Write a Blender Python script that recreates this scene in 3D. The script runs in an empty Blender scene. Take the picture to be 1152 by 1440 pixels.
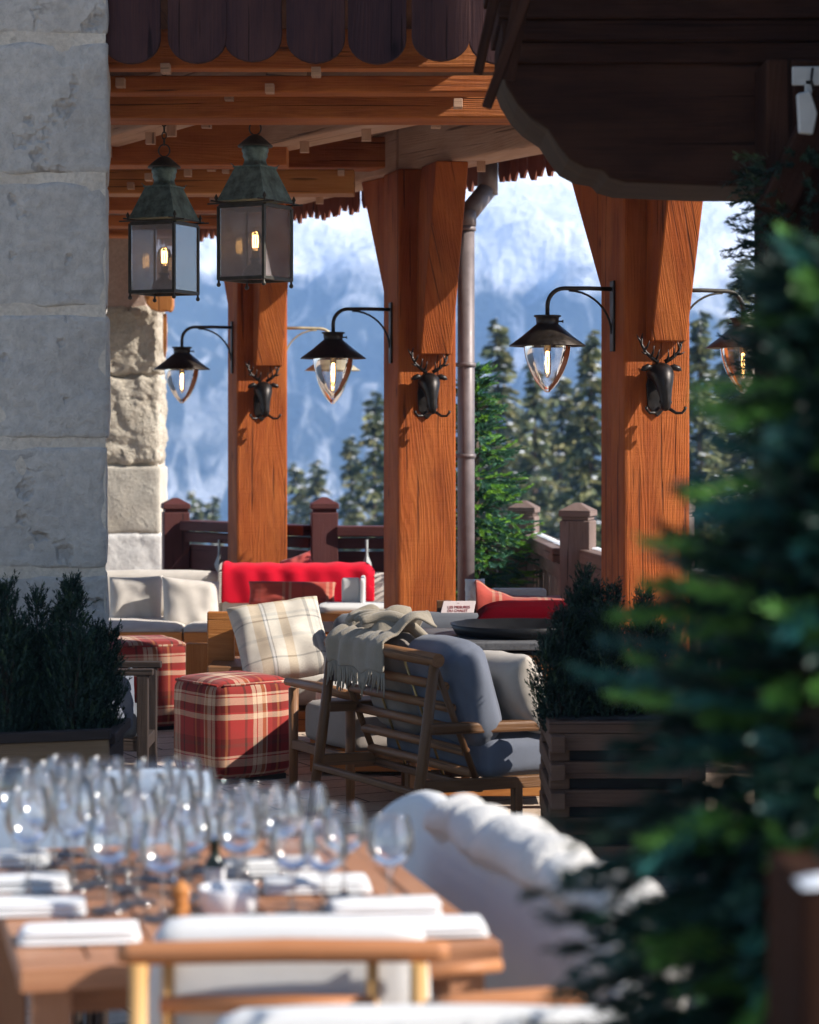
import bpy, math, random
import numpy as np
from mathutils import Vector, Matrix, noise

R = random.Random(7)
RNG = np.random.default_rng(11)
SC = bpy.context.scene
COL = SC.collection
rad = math.radians
F, CX, HY, EYE = 3200.0, 576.0, 610.0, 1.55      # lens in photo pixels, principal column, horizon row, eye height


def W(px, py, d):
    """Point seen at photo pixel (px, py) and standing d metres away."""
    return Vector(((px - CX) / F * d, d, EYE - (py - HY) / F * d))


def WX(px, d):
    return (px - CX) / F * d


def WZ(py, d):
    return EYE - (py - HY) / F * d


# ------------------------------------------------------------------ objects
ORG = {}


def tag(o, label=None, cat=None, group=None, kind=None):
    if label: o['label'] = label
    if cat: o['category'] = cat
    if group: o['group'] = group
    if kind: o['kind'] = kind
    return o


def thing(name, label, cat, loc=(0, 0, 0), group=None):
    o = bpy.data.objects.new(name, None)
    o.empty_display_size = 0.1
    COL.objects.link(o)
    o.location = loc
    ORG[o.name] = Vector(loc)
    return tag(o, label, cat, group)


def dup(o, loc=None, rotz=None, label=None, parent=None, scale=None):
    c = o.copy()
    COL.objects.link(c)
    if parent is not None:
        c.parent = parent
    if loc is not None: c.location = loc
    if rotz is not None: c.rotation_euler = (0, 0, rotz)
    if scale is not None: c.scale = (scale, scale, scale)
    if label: c['label'] = label
    for ch in list(o.children):
        dup(ch, parent=c)
    return c


def finish(me, name, mat, parent, base=None):
    o = bpy.data.objects.new(name, me)
    COL.objects.link(o)
    if mat is not None:
        for m in (mat if isinstance(mat, (list, tuple)) else [mat]):
            me.materials.append(m)
    if parent is not None:
        o.parent = parent
        ORG[o.name] = ORG[parent.name]
    else:
        o.location = base
        ORG[o.name] = Vector(base)
    return o


def axes(x, y, z, t=(0, 0, 0)):
    return Matrix(((x[0], y[0], z[0], t[0]), (x[1], y[1], z[1], t[1]), (x[2], y[2], z[2], t[2]), (0, 0, 0, 1)))


def rotz(a, t=(0, 0, 0)):
    return Matrix.Translation(t) @ Matrix.Rotation(a, 4, 'Z')


def aim(p0, p1, up=(0, 0, 1)):
    x = (Vector(p1) - Vector(p0)).normalized()
    u = Vector(up)
    y = u.cross(x)
    if y.length < 1e-4:
        y = Vector((0, 1, 0)).cross(x)
    y.normalize()
    z = x.cross(y)
    return axes(x, y, z, (Vector(p0) + Vector(p1)) / 2)


class MB:
    """Collects shapes (with texture coordinates in metres, u along the grain) into one mesh."""

    def __init__(s):
        s.v, s.f, s.uv, s.mi, s.sm = [], [], [], [], []
        s.cur = 0
        s.weld = 0.0

    def add(s, vs, fs, uvs, smooth=False):
        n = len(s.v)
        s.v += [Vector(v) for v in vs]
        for f, u in zip(fs, uvs):
            s.f.append(tuple(i + n for i in f))
            s.uv.append(u)
            s.mi.append(s.cur)
            s.sm.append(smooth)
        return s

    def box(s, c, size, M=None, grain=None, taper=1.0):
        h = [a / 2 for a in size]
        g = grain if grain is not None else max(range(3), key=lambda i: size[i])
        loc = [Vector((sx * h[0] * (taper if sz > 0 else 1), sy * h[1] * (taper if sz > 0 else 1), sz * h[2]))
               for sz in (-1, 1) for sy in (-1, 1) for sx in (-1, 1)]
        fs = [(0, 2, 3, 1), (4, 5, 7, 6), (0, 1, 5, 4), (2, 6, 7, 3), (0, 4, 6, 2), (1, 3, 7, 5)]
        ax = [2, 2, 1, 1, 0, 0]
        ou, ov = R.random() * 30, R.random() * 30
        uvs = []
        for k, (f, a) in enumerate(zip(fs, ax)):
            oth = [i for i in range(3) if i != a]
            if g in oth:
                q = [i for i in oth if i != g][0]
                uvs.append([(loc[i][g] + ou, loc[i][q] + ov + k * .61) for i in f])
            else:
                uvs.append([(loc[i][oth[0]] * .3 + ou, loc[i][oth[1]] + ov + k * .61) for i in f])
        T = Matrix.Translation(c) @ (M.to_4x4() if M is not None else Matrix())
        return s.add([T @ v for v in loc], fs, uvs)

    def beam(s, p0, p1, w, h, up=(0, 0, 1)):
        M = aim(p0, p1, up)
        L = (Vector(p1) - Vector(p0)).length
        R3 = M.to_3x3()
        return s.box(M.translation, (L, w, h), R3, 0)

    def tube(s, pts, r, n=8, caps=True, closed=False):
        pts = [Vector(p) for p in pts]
        k = len(pts)
        rs = [r] * k if isinstance(r, (int, float)) else list(r)
        vs, fs, uvs = [], [], []
        t0 = (pts[1] - pts[0]).normalized()
        ref = Vector((0, 0, 1)) if abs(t0.z) < .9 else Vector((1, 0, 0))
        nrm = t0.cross(ref).normalized()
        ln = [0.0]
        for i in range(k):
            if i: ln.append(ln[-1] + (pts[i] - pts[i - 1]).length)
            a = pts[(i - 1) % k] if (i > 0 or closed) else pts[0]
            b = pts[(i + 1) % k] if (i < k - 1 or closed) else pts[-1]
            t = (b - a).normalized()
            nrm = (nrm - t * nrm.dot(t)).normalized()
            bi = t.cross(nrm)
            for j in range(n):
                an = 2 * math.pi * j / n
                vs.append(pts[i] + (nrm * math.cos(an) + bi * math.sin(an)) * rs[i])
        ou, ov = R.random() * 30, R.random() * 30
        rm = max(rs)
        for i in range(k if closed else k - 1):
            i2 = (i + 1) % k
            l2 = ln[i2] if i2 else ln[-1] + (pts[0] - pts[-1]).length
            for j in range(n):
                j2 = (j + 1) % n
                fs.append((i * n + j, i * n + j2, i2 * n + j2, i2 * n + j))
                w0, w1 = j / n * 6.28 * rm + ov, (j + 1) / n * 6.28 * rm + ov
                uvs.append([(ln[i] + ou, w0), (ln[i] + ou, w1), (l2 + ou, w1), (l2 + ou, w0)])
        s.add(vs, fs, uvs, True)
        if caps and not closed:
            b = len(s.v) - k * n
            for idx in (list(range(n))[::-1], list(range((k - 1) * n, k * n))):
                s.f.append(tuple(b + i for i in idx)); s.mi.append(s.cur); s.sm.append(False)
                s.uv.append([(ou, ov + .01 * q) for q in range(n)])
        return s

    def lathe(s, prof, n=24, M=None, smooth=True):
        M = M or Matrix()
        vs, fs, uvs = [], [], []
        for r, z in prof:
            for j in range(n):
                a = 2 * math.pi * j / n
                vs.append(M @ Vector((r * math.cos(a), r * math.sin(a), z)))
        ou, ov = R.random() * 30, R.random() * 30
        for i in range(len(prof) - 1):
            for j in range(n):
                j2 = (j + 1) % n
                fs.append((i * n + j, i * n + j2, (i + 1) * n + j2, (i + 1) * n + j))
                rr = max(prof[i][0], prof[i + 1][0])
                a0, a1 = 6.28 * j / n * rr + ov, 6.28 * (j + 1) / n * rr + ov
                z0, z1 = prof[i][1] + ou, prof[i + 1][1] + ou
                uvs.append([(z0, a0), (z0, a1), (z1, a1), (z1, a0)])
        return s.add(vs, fs, uvs, smooth)

    def prism(s, poly, th, M=None, grain=0):
        """Polygon (a, b) in the local XZ plane, thick along local Y."""
        M = M or Matrix()
        k = len(poly)
        vs = [M @ Vector((a, -th / 2, b)) for a, b in poly] + [M @ Vector((a, th / 2, b)) for a, b in poly]
        ou, ov = R.random() * 30, R.random() * 30
        q = (lambda a, b, o=0: (a + ou, b + ov + o)) if grain == 0 else (lambda a, b, o=0: (b + ou, a + ov + o))
        fs = [tuple(range(k)), tuple(range(2 * k - 1, k - 1, -1))]
        uvs = [[q(*p) for p in poly], [q(*p, .7) for p in poly[::-1]]]
        for i in range(k):
            j = (i + 1) % k
            fs.append((i, k + i, k + j, j))
            a, b = poly[i], poly[j]
            uvs.append([q(*a, 1.3), (q(*a, 1.3)[0], q(*a, 1.3)[1] + th), (q(*b, 1.3)[0], q(*b, 1.3)[1] + th), q(*b, 1.3)])
        return s.add(vs, fs, uvs)

    def rbox(s, size, r, M=None, n=10, bulge=0.0, wob=0.0, seed=0):
        """Upholstered block: rounded edges, puffed faces."""
        M = M or Matrix()
        s.weld = .0004
        h = Vector(size) / 2
        inner = Vector([max(a - r, 1e-4) for a in h])
        for a in range(3):
            b, c = (a + 1) % 3, (a + 2) % 3
            for sg in (-1, 1):
                vs, uv = [], []
                for i in range(n + 1):
                    for j in range(n + 1):
                        p = Vector((0, 0, 0))
                        # denser near the edges
                        e = lambda k: math.copysign(abs(2 * k / n - 1) ** .75, 2 * k / n - 1)
                        p[a], p[b], p[c] = sg * h[a], e(i) * h[b], e(j) * h[c]
                        core = Vector([min(max(p[q], -inner[q]), inner[q]) for q in range(3)])
                        dlt = p - core
                        pp = core + (dlt.normalized() * r if dlt.length > 1e-9 else dlt)
                        x, y = p[b] / h[b], p[c] / h[c]
                        pp[a] += sg * bulge * max(0, 1 - x * x) * max(0, 1 - y * y)
                        if wob:
                            pp += noise.noise_vector(pp * 9 + Vector((seed, 0, 0))) * wob
                        uv.append((p[b] + a * .37, p[c] + a * .21) if a != 1 else (p[c] + .13, p[b]))
                        vs.append(M @ pp)
                fs, uvs = [], []
                for i in range(n):
                    for j in range(n):
                        q = [i * (n + 1) + j, (i + 1) * (n + 1) + j, (i + 1) * (n + 1) + j + 1, i * (n + 1) + j + 1]
                        if sg < 0: q = q[::-1]
                        fs.append(tuple(q)); uvs.append([uv[t] for t in q])
                s.add(vs, fs, uvs, True)
        return s

    def pillow(s, c, u, v, t, n=18, seed=0, wob=.006):
        """Stuffed cushion: centre c, edge vectors u and v, thickness t."""
        c, u, v = Vector(c), Vector(u), Vector(v)
        nn = u.cross(v).normalized()
        lu, lv = u.length, v.length
        for sg in (1, -1):
            vs, uv = [], []
            for i in range(n + 1):
                for j in range(n + 1):
                    a, b = 2 * i / n - 1, 2 * j / n - 1
                    pa = a * (1 - .055 * (1 - b * b) * abs(a) ** 3)
                    pb = b * (1 - .055 * (1 - a * a) * abs(b) ** 3)
                    prof = max(0.0, (1 - a ** 4) * (1 - b ** 4)) ** .55
                    w = noise.noise(Vector((a * 2.1 + seed, b * 2.1, sg))) * wob * 3 * prof ** .5
                    ed = min(1 - abs(a), 1 - abs(b))
                    ang = a * 9 if abs(b) > abs(a) else b * 9
                    w -= wob * .7 * math.exp(-ed * 7) * (1 + math.sin(ang * 2 + seed * 3)) * (ed > 0)
                    vs.append(c + u * pa / 2 + v * pb / 2 + nn * sg * (t / 2 * prof + w * (1 if ed > 0 else 0)))
                    uv.append((pa * lu / 2 + seed * .31, pb * lv / 2 + seed * .17))
            fs, uvs = [], []
            for i in range(n):
                for j in range(n):
                    q = [i * (n + 1) + j, (i + 1) * (n + 1) + j, (i + 1) * (n + 1) + j + 1, i * (n + 1) + j + 1]
                    if sg < 0: q = q[::-1]
                    fs.append(tuple(q)); uvs.append([uv[k] for k in q])
            s.add(vs, fs, uvs, True)
        return s

    def sheet(s, fn, nu, nv, su=1.0, sv=1.0):
        vs = [fn(i / nu, j / nv) for i in range(nu + 1) for j in range(nv + 1)]
        fs, uvs = [], []
        for i in range(nu):
            for j in range(nv):
                q = (i * (nv + 1) + j, (i + 1) * (nv + 1) + j, (i + 1) * (nv + 1) + j + 1, i * (nv + 1) + j + 1)
                fs.append(q)
                uvs.append([(i / nu * su, j / nv * sv), ((i + 1) / nu * su, j / nv * sv),
                            ((i + 1) / nu * su, (j + 1) / nv * sv), (i / nu * su, (j + 1) / nv * sv)])
        return s.add(vs, fs, uvs, True)

    def build(s, name, mat, parent=None, bevel=0.0, solid=0.0, merge=0.0, sub=0, base=None, seg=2):
        if parent is not None:
            org = ORG[parent.name]
        elif base is not None:
            org = Vector(base)
        else:
            lo = [min(v[i] for v in s.v) for i in range(3)]
            hi = [max(v[i] for v in s.v) for i in range(3)]
            org = Vector(((lo[0] + hi[0]) / 2, (lo[1] + hi[1]) / 2, lo[2]))
        me = bpy.data.meshes.new(name)
        me.from_pydata([tuple(v - org) for v in s.v], [], s.f)
        ul = me.uv_layers.new(name='UVMap')
        flat = [c for u in s.uv for p in u for c in p]
        ul.data.foreach_set('uv', flat)
        me.polygons.foreach_set('material_index', s.mi)
        me.polygons.foreach_set('use_smooth', s.sm)
        me.update()
        o = finish(me, name, mat, parent, org)
        merge = merge or s.weld
        if merge:
            m = o.modifiers.new('weld', 'WELD'); m.merge_threshold = merge
        if solid:
            m = o.modifiers.new('solid', 'SOLIDIFY'); m.thickness = solid; m.offset = 0
        if sub:
            m = o.modifiers.new('sub', 'SUBSURF'); m.levels = sub; m.render_levels = sub
        if bevel:
            m = o.modifiers.new('bevel', 'BEVEL'); m.width = bevel; m.segments = seg
            m.limit_method = 'ANGLE'; m.angle_limit = rad(40); m.harden_normals = False
        return o


def np_mesh(name, V, Q, mat, parent, col=None, smooth=False, base=None):
    """Many small faces at once (foliage)."""
    org = ORG[parent.name] if parent is not None else Vector(base)
    V = np.asarray(V, dtype=np.float32) - np.array(org, dtype=np.float32)
    Q = np.asarray(Q, dtype=np.int32)
    me = bpy.data.meshes.new(name)
    me.vertices.add(len(V)); me.vertices.foreach_set('co', V.ravel())
    k = Q.shape[1]
    me.loops.add(Q.size); me.loops.foreach_set('vertex_index', Q.ravel())
    me.polygons.add(len(Q))
    me.polygons.foreach_set('loop_start', np.arange(0, Q.size, k, dtype=np.int32))
    me.polygons.foreach_set('loop_total', np.full(len(Q), k, dtype=np.int32))
    me.update(calc_edges=True)
    if col is not None:
        a = me.color_attributes.new('tint', 'FLOAT_COLOR', 'POINT')
        c4 = np.ones((len(V), 4), dtype=np.float32); c4[:, :3] = col
        a.data.foreach_set('color', c4.ravel())
    me.validate()
    return finish(me, name, mat, parent, base)


def unit(a):
    return a / np.maximum(np.linalg.norm(a, axis=-1, keepdims=True), 1e-9)


def brush(P, D, L, n, nl, nw, rng, fwd=.75):
    """Bottle-brush twigs: n needles round each axis P + D*L."""
    k = len(P)
    t = rng.random((k, n)) * .95 + .05
    B = P[:, None] + D[:, None] * (L[:, None] * t)[..., None]
    rnd = rng.normal(size=(k, n, 3))
    perp = unit(rnd - (rnd * D[:, None]).sum(-1, keepdims=True) * D[:, None])
    nd = unit(D[:, None] * (fwd + .5 * t[..., None]) + perp)
    ln = nl * (1 - .3 * t) * (.75 + .5 * rng.random((k, n)))
    side = unit(np.cross(nd, perp)) * nw / 2
    T = B + nd * ln[..., None]
    V = np.stack([B - side, B + side, T + side * .55, T - side * .55], axis=2).reshape(-1, 3)
    Q = np.arange(len(V)).reshape(-1, 4)
    return V, Q, np.repeat(np.arange(k), n * 4)
# ------------------------------------------------------------------ materials
def new_mat(name):
    m = bpy.data.materials.new(name)
    m.use_nodes = True
    nt = m.node_tree
    b = nt.nodes['Principled BSDF']
    return m, nt, b


def nd(nt, t, ins=None, **props):
    n = nt.nodes.new(t)
    for k, v in props.items():
        setattr(n, k, v)
    for k, v in (ins or {}).items():
        if hasattr(v, 'is_linked') or isinstance(v, bpy.types.NodeSocket):
            nt.links.new(v, n.inputs[k])
        else:
            n.inputs[k].default_value = v
    return n


def math_(nt, op, a, b=0.0, c=0.0):
    n = nt.nodes.new('ShaderNodeMath'); n.operation = op
    for i, v in enumerate((a, b, c)):
        if isinstance(v, bpy.types.NodeSocket): nt.links.new(v, n.inputs[i])
        else: n.inputs[i].default_value = v
    return n.outputs[0]


def c4(c):
    return (c[0], c[1], c[2], 1.0)


def mix(nt, fac, a, b, mode='MIX'):
    n = nt.nodes.new('ShaderNodeMix'); n.data_type = 'RGBA'; n.blend_type = mode
    for s, v in ((n.inputs[0], fac), (n.inputs[6], a), (n.inputs[7], b)):
        if isinstance(v, bpy.types.NodeSocket): nt.links.new(v, s)
        elif isinstance(v, (int, float)): s.default_value = v
        else: s.default_value = c4(v)
    return n.outputs[2]


def ramp(nt, fac, stops, interp='LINEAR'):
    n = nt.nodes.new('ShaderNodeValToRGB')
    e = n.color_ramp.elements
    n.color_ramp.interpolation = interp
    while len(e) < len(stops): e.new(.5)
    for i, (p, c) in enumerate(stops):
        e[i].position = p
        e[i].color = c4(c) if not isinstance(c, (int, float)) else (c, c, c, 1)
    nt.links.new(fac, n.inputs[0])
    return n.outputs[0]


def uvmap(nt, scale=(1, 1, 1), src='UV', rot=(0, 0, 0), loc=(0, 0, 0)):
    tc = nt.nodes.new('ShaderNodeTexCoord')
    mp = nd(nt, 'ShaderNodeMapping', {'Vector': tc.outputs[src], 'Scale': scale, 'Rotation': rot, 'Location': loc})
    return mp.outputs[0]


def tex_noise(nt, vec, scale, detail=4, rough=.55, dist=0.0):
    return nd(nt, 'ShaderNodeTexNoise', {'Vector': vec, 'Scale': scale, 'Detail': detail, 'Roughness': rough, 'Distortion': dist}).outputs[0]


def bump(nt, b, h, strength, dist=.01):
    n = nd(nt, 'ShaderNodeBump', {'Height': h, 'Strength': strength, 'Distance': dist})
    nt.links.new(n.outputs[0], b.inputs['Normal'])


def wood(name, dark, mid, light, rough=.55, ringw=1.0, bumps=.5, stain=.35, spec=.3):
    """Sawn timber: rings that wander along the grain, fibres, saw marks, dry cracks."""
    m, nt, b = new_mat(name)
    v1 = uvmap(nt, (1.0, 9.0 * ringw, 1.0))
    warp = tex_noise(nt, uvmap(nt, (.40, 3.6, 1)), 1.5, 2, .45)
    sep = nd(nt, 'ShaderNodeSeparateXYZ', {0: uvmap(nt)})
    # growth rings across the grain, bent by slow noise: cathedral figure
    ph = math_(nt, 'MULTIPLY_ADD', warp, 120.0 * ringw, math_(nt, 'MULTIPLY', sep.outputs[1], 330.0 * ringw))
    rings = math_(nt, 'MULTIPLY_ADD', math_(nt, 'SINE', ph), .5, .5)
    rings = math_(nt, 'POWER', rings, 1.4)
    fib = tex_noise(nt, uvmap(nt, (5, 190, 1)), 1.0, 4, .65)
    big = tex_noise(nt, v1, 1.1, 5, .6, .6)
    f = math_(nt, 'MULTIPLY_ADD', rings, .05, math_(nt, 'MULTIPLY_ADD', fib, .62, math_(nt, 'MULTIPLY', big, .48)))
    col = ramp(nt, f, [(.18, dark), (.5, mid), (.86, light)])
    st = tex_noise(nt, uvmap(nt, (1.3, 3.1, 1)), 1.7, 5, .65)
    col = mix(nt, math_(nt, 'MULTIPLY', ramp(nt, st, [(.45, 0.0), (.72, 1.0)]), stain), col, tuple(c * .38 for c in mid))
    tone = tex_noise(nt, uvmap(nt, (.8, 2.6, 1)), 1.9, 4, .6, .3)
    col = mix(nt, math_(nt, 'MULTIPLY', ramp(nt, tone, [(.46, 0.0), (.66, 1.0)]), .55), col, (light[0] * 1.05, light[1] * 1.12, light[2] * 1.2))
    kn = nd(nt, 'ShaderNodeTexVoronoi', {'Vector': uvmap(nt, (1.0, 1.9, 1)), 'Scale': 2.3}).outputs[0]
    knot = ramp(nt, kn, [(.035, 1.0), (.075, .35), (.12, 0.0)])
    col = mix(nt, math_(nt, 'MULTIPLY', knot, .8), col, tuple(c * .5 for c in dark))
    crack = tex_noise(nt, uvmap(nt, (1.0, 42, 1)), 1.0, 3, .5, .4)
    ck = ramp(nt, crack, [(.635, 0.0), (.665, 1.0)])
    col = mix(nt, math_(nt, 'MULTIPLY', ck, .65), col, tuple(c * .2 for c in dark))
    saw = tex_noise(nt, uvmap(nt, (75, 1.6, 1)), 1.0, 2, .5)
    nt.links.new(col, b.inputs['Base Color'])
    h = math_(nt, 'MULTIPLY_ADD', rings, .22, math_(nt, 'MULTIPLY_ADD', fib, 1.0, math_(nt, 'MULTIPLY_ADD', saw, .35, math_(nt, 'MULTIPLY', ck, -1.6))))
    bump(nt, b, h, bumps, .006)
    nt.links.new(ramp(nt, fib, [(.3, rough - .12), (.7, rough + .12)]), b.inputs['Roughness'])
    b.inputs['Specular IOR Level'].default_value = spec
    return m


def fabric(name, col, var=.12, weave=620.0, rough=.9, bumps=.25, sheen=.15):
    m, nt, b = new_mat(name)
    n1 = tex_noise(nt, uvmap(nt), 7.0, 4, .6)
    wv = tex_noise(nt, uvmap(nt, (1, .35, 1)), weave, 2, .5)
    w2 = tex_noise(nt, uvmap(nt, (.35, 1, 1)), weave, 2, .5)
    w = math_(nt, 'ADD', wv, w2)
    c = mix(nt, ramp(nt, n1, [(.3, 0.0), (.7, 1.0)]), tuple(x * (1 - var) for x in col), tuple(min(1, x * (1 + var)) for x in col))
    c = mix(nt, ramp(nt, w, [(.75, 0.0), (1.2, .3)]), c, tuple(x * .55 for x in col))
    nt.links.new(c, b.inputs['Base Color'])
    b.inputs['Roughness'].default_value = rough
    b.inputs['Sheen Weight'].default_value = sheen
    b.inputs['Specular IOR Level'].default_value = .15
    bump(nt, b, math_(nt, 'MULTIPLY_ADD', n1, 2.2, w), bumps, .004)
    return m


def plaid(name, period, su, sv, bumps=.2, off=(0, 0)):
    m, nt, b = new_mat(name)
    sep = nd(nt, 'ShaderNodeSeparateXYZ', {0: uvmap(nt, loc=(off[0], off[1], 0))})
    cs = []
    for i, st in ((0, su), (1, sv)):
        fr = math_(nt, 'FRACT', math_(nt, 'ADD', math_(nt, 'DIVIDE', sep.outputs[i], period), 20.0))
        cs.append(ramp(nt, fr, st, 'CONSTANT'))
    c = mix(nt, .5, cs[0], cs[1])
    n1 = tex_noise(nt, uvmap(nt), 8.0, 4, .6)
    tw = tex_noise(nt, uvmap(nt, (1, .4, 1)), 520, 2, .5)
    c = mix(nt, ramp(nt, n1, [(.3, 0.0), (.75, .3)]), c, (.12, .05, .03))
    c = mix(nt, ramp(nt, tw, [(.45, 0.0), (.7, .35)]), c, (.08, .04, .03))
    nt.links.new(c, b.inputs['Base Color'])
    b.inputs['Roughness'].default_value = .92
    b.inputs['Sheen Weight'].default_value = .12
    b.inputs['Specular IOR Level'].default_value = .12
    bump(nt, b, math_(nt, 'MULTIPLY_ADD', n1, 2.0, tw), bumps, .003)
    return m


def stone(name, c1, c2, pits=.5, scale=1.0, bumps=.6, rough=.9, stain=None):
    m, nt, b = new_mat(name)
    v = uvmap(nt, src='Object')
    a = tex_noise(nt, v, 2.2 * scale, 6, .62)
    g = tex_noise(nt, v, 34 * scale, 5, .7)
    p = nd(nt, 'ShaderNodeTexVoronoi', {'Vector': v, 'Scale': 21 * scale}).outputs[0]
    c = mix(nt, ramp(nt, a, [(.35, 0.0), (.65, 1.0)]), c1, c2)
    c = mix(nt, ramp(nt, g, [(.35, .35), (.6, 0.0)]), c, tuple(x * .45 for x in c1))
    if stain:
        sn = tex_noise(nt, uvmap(nt, (.7, .7, 2.2), 'Object'), 1.4 * scale, 5, .65, .5)
        c = mix(nt, ramp(nt, sn, [(.55, 0.0), (.75, .6)]), c, stain)
    cn = tex_noise(nt, uvmap(nt, (.8, .8, 1.6), 'Object'), .9 * scale, 6, .6, .3)
    ck = ramp(nt, cn, [(.492, 0.0), (.4985, 1.0), (.5025, 1.0), (.509, 0.0)])
    ck = math_(nt, 'MULTIPLY', ck, ramp(nt, a, [(.56, 0.0), (.64, .8)]))
    c = mix(nt, math_(nt, 'MULTIPLY', ck, .8), c, tuple(x * .25 for x in c1))
    pit = ramp(nt, tex_noise(nt, v, 9 * scale, 3, .5), [(.63, 0.0), (.71, 1.0)])
    c = mix(nt, math_(nt, 'MULTIPLY', pit, .35 * pits), c, tuple(x * .3 for x in c1))
    nt.links.new(c, b.inputs['Base Color'])
    b.inputs['Roughness'].default_value = rough
    b.inputs['Specular IOR Level'].default_value = .2
    h = math_(nt, 'MULTIPLY_ADD', g, .8, math_(nt, 'MULTIPLY_ADD', a, 1.2, math_(nt, 'MULTIPLY_ADD', pit, -1.0 * pits, math_(nt, 'MULTIPLY', p, .3))))
    bump(nt, b, h, bumps, .02)
    return m


def plain(name, col, rough=.5, metal=0.0, var=.25, scale=18.0, bumps=.15, spec=.5, col2=None):
    m, nt, b = new_mat(name)
    v = uvmap(nt, src='Object')
    n = tex_noise(nt, v, scale, 5, .65)
    c = mix(nt, ramp(nt, n, [(.32, 0.0), (.68, 1.0)]), tuple(x * (1 - var) for x in col), col2 or tuple(min(1, x * (1 + var)) for x in col))
    nt.links.new(c, b.inputs['Base Color'])
    nt.links.new(ramp(nt, n, [(.3, max(0.03, rough - .1)), (.7, min(1, rough + .1))]), b.inputs['Roughness'])
    b.inputs['Metallic'].default_value = metal
    b.inputs['Specular IOR Level'].default_value = spec
    if bumps: bump(nt, b, n, bumps, .004)
    return m


def thin_glass(name, tint=(.97, .98, .98), base=.03, gain=1.3, rough=.03, milk=0.0, milkc=(.8, .7, .68)):
    m, nt, b = new_mat(name)
    nt.nodes.remove(b)
    out = nt.nodes['Material Output']
    fr = nd(nt, 'ShaderNodeFresnel', {'IOR': 1.5})
    fac = math_(nt, 'MULTIPLY_ADD', fr.outputs[0], gain, base)
    tr = nd(nt, 'ShaderNodeBsdfTransparent', {'Color': c4(tint)})
    gl = nd(nt, 'ShaderNodeBsdfGlossy', {'Color': (1, 1, 1, 1), 'Roughness': rough})
    mx = nd(nt, 'ShaderNodeMixShader', {0: fac, 1: tr.outputs[0], 2: gl.outputs[0]})
    res = mx.outputs[0]
    if milk:
        df = nd(nt, 'ShaderNodeBsdfDiffuse', {'Color': c4(milkc)})
        sm = ramp(nt, tex_noise(nt, uvmap(nt, src='Object'), 9, 4, .6), [(.3, milk * .5), (.7, milk * 1.3)])
        res = nd(nt, 'ShaderNodeMixShader', {0: sm, 1: res, 2: df.outputs[0]}).outputs[0]
    nt.links.new(res, out.inputs[0])
    return m


def glow(name, col, strength):
    m, nt, b = new_mat(name)
    nt.nodes.remove(b)
    e = nd(nt, 'ShaderNodeEmission', {'Color': c4(col), 'Strength': strength})
    nt.links.new(e.outputs[0], nt.nodes['Material Output'].inputs[0])
    return m


def leaf(name, rough=.5, gain=1.0, trans=.25):
    m, nt, b = new_mat(name)
    at = nd(nt, 'ShaderNodeAttribute', attribute_name='tint')
    c = mix(nt, 1.0, at.outputs[0], (gain, gain, gain), 'MULTIPLY')
    nt.links.new(c, b.inputs['Base Color'])
    b.inputs['Roughness'].default_value = rough
    b.inputs['Specular IOR Level'].default_value = .35
    if trans:
        tr = nd(nt, 'ShaderNodeBsdfTranslucent', {'Color': c})
        ms = nd(nt, 'ShaderNodeMixShader', {0: trans, 1: b.outputs[0], 2: tr.outputs[0]})
        nt.links.new(ms.outputs[0], nt.nodes['Material Output'].inputs[0])
    return m


M_POST = wood('column_timber', (.11, .020, .004), (.32, .068, .011), (.47, .130, .026), .66, .9, 1.0, .60, .2)
M_BEAM = wood('beam_timber', (.15, .034, .008), (.38, .100, .020), (.58, .195, .045), .6, 1.0, .9, .5)
M_BEAMPALE = wood('bounce_tint_beam', (.28, .14, .09), (.50, .30, .20), (.62, .42, .31), .75, .8, .7, .3)  # paler, pinker timber standing in for bounced light on beam undersides
M_CEIL = wood('ceiling_board', (.05, .02, .012), (.10, .045, .025), (.16, .08, .045), .8, 1.0, .5, .5)
M_FASCIA = wood('stained_fascia', (.018, .009, .011), (.042, .021, .025), (.095, .042, .034), .75, .6, .5, .4, .12)
M_DARK = wood('dark_timber', (.008, .004, .003), (.022, .0095, .006), (.055, .024, .014), .8, .7, .5, .5, .08)
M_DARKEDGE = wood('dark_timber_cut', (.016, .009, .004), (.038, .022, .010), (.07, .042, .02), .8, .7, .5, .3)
M_TEETH = wood('red_shingle', (.10, .030, .018), (.20, .065, .040), (.28, .11, .07), .8, 1.0, .4, .3)
M_REDFENCE = wood('red_stained_wood', (.045, .013, .012), (.085, .024, .022), (.12, .040, .035), .6, .8, .3, .3)
M_GREYFENCE = wood('grey_brown_wood', (.09, .055, .045), (.17, .115, .095), (.26, .19, .165), .8, 1.0, .6, .4)
M_TEAK = wood('teak', (.10, .042, .018), (.20, .090, .038), (.31, .155, .07), .5, 1.2, .3, .25)
M_TEAKDARK = wood('dark_teak', (.050, .020, .008), (.12, .053, .021), (.20, .10, .043), .5, 1.2, .3, .3)
M_ORANGE = wood('orange_wood', (.22, .075, .018), (.40, .145, .035), (.56, .25, .075), .5, 1.0, .4, .2)
M_TABLE = wood('tabletop_wood', (.22, .095, .046), (.37, .165, .085), (.46, .23, .125), .42, .8, .25, .15)
M_GOLD = wood('pale_chair_wood', (.38, .19, .06), (.55, .30, .10), (.65, .40, .17), .5, 1.0, .2, .1)
M_CHAIRRAIL = wood('chair_rail_wood', (.28, .11, .045), (.42, .17, .07), (.52, .24, .11), .5, 1.0, .2, .1)
M_PLANTER = wood('planter_wood', (.06, .028, .016), (.14, .070, .042), (.23, .125, .078), .65, 1.0, .5, .35)
M_PLANTERPALE = wood('planter_pale_wood', (.10, .06, .035), (.18, .11, .06), (.26, .17, .10), .7, 1.0, .4, .3)
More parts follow.
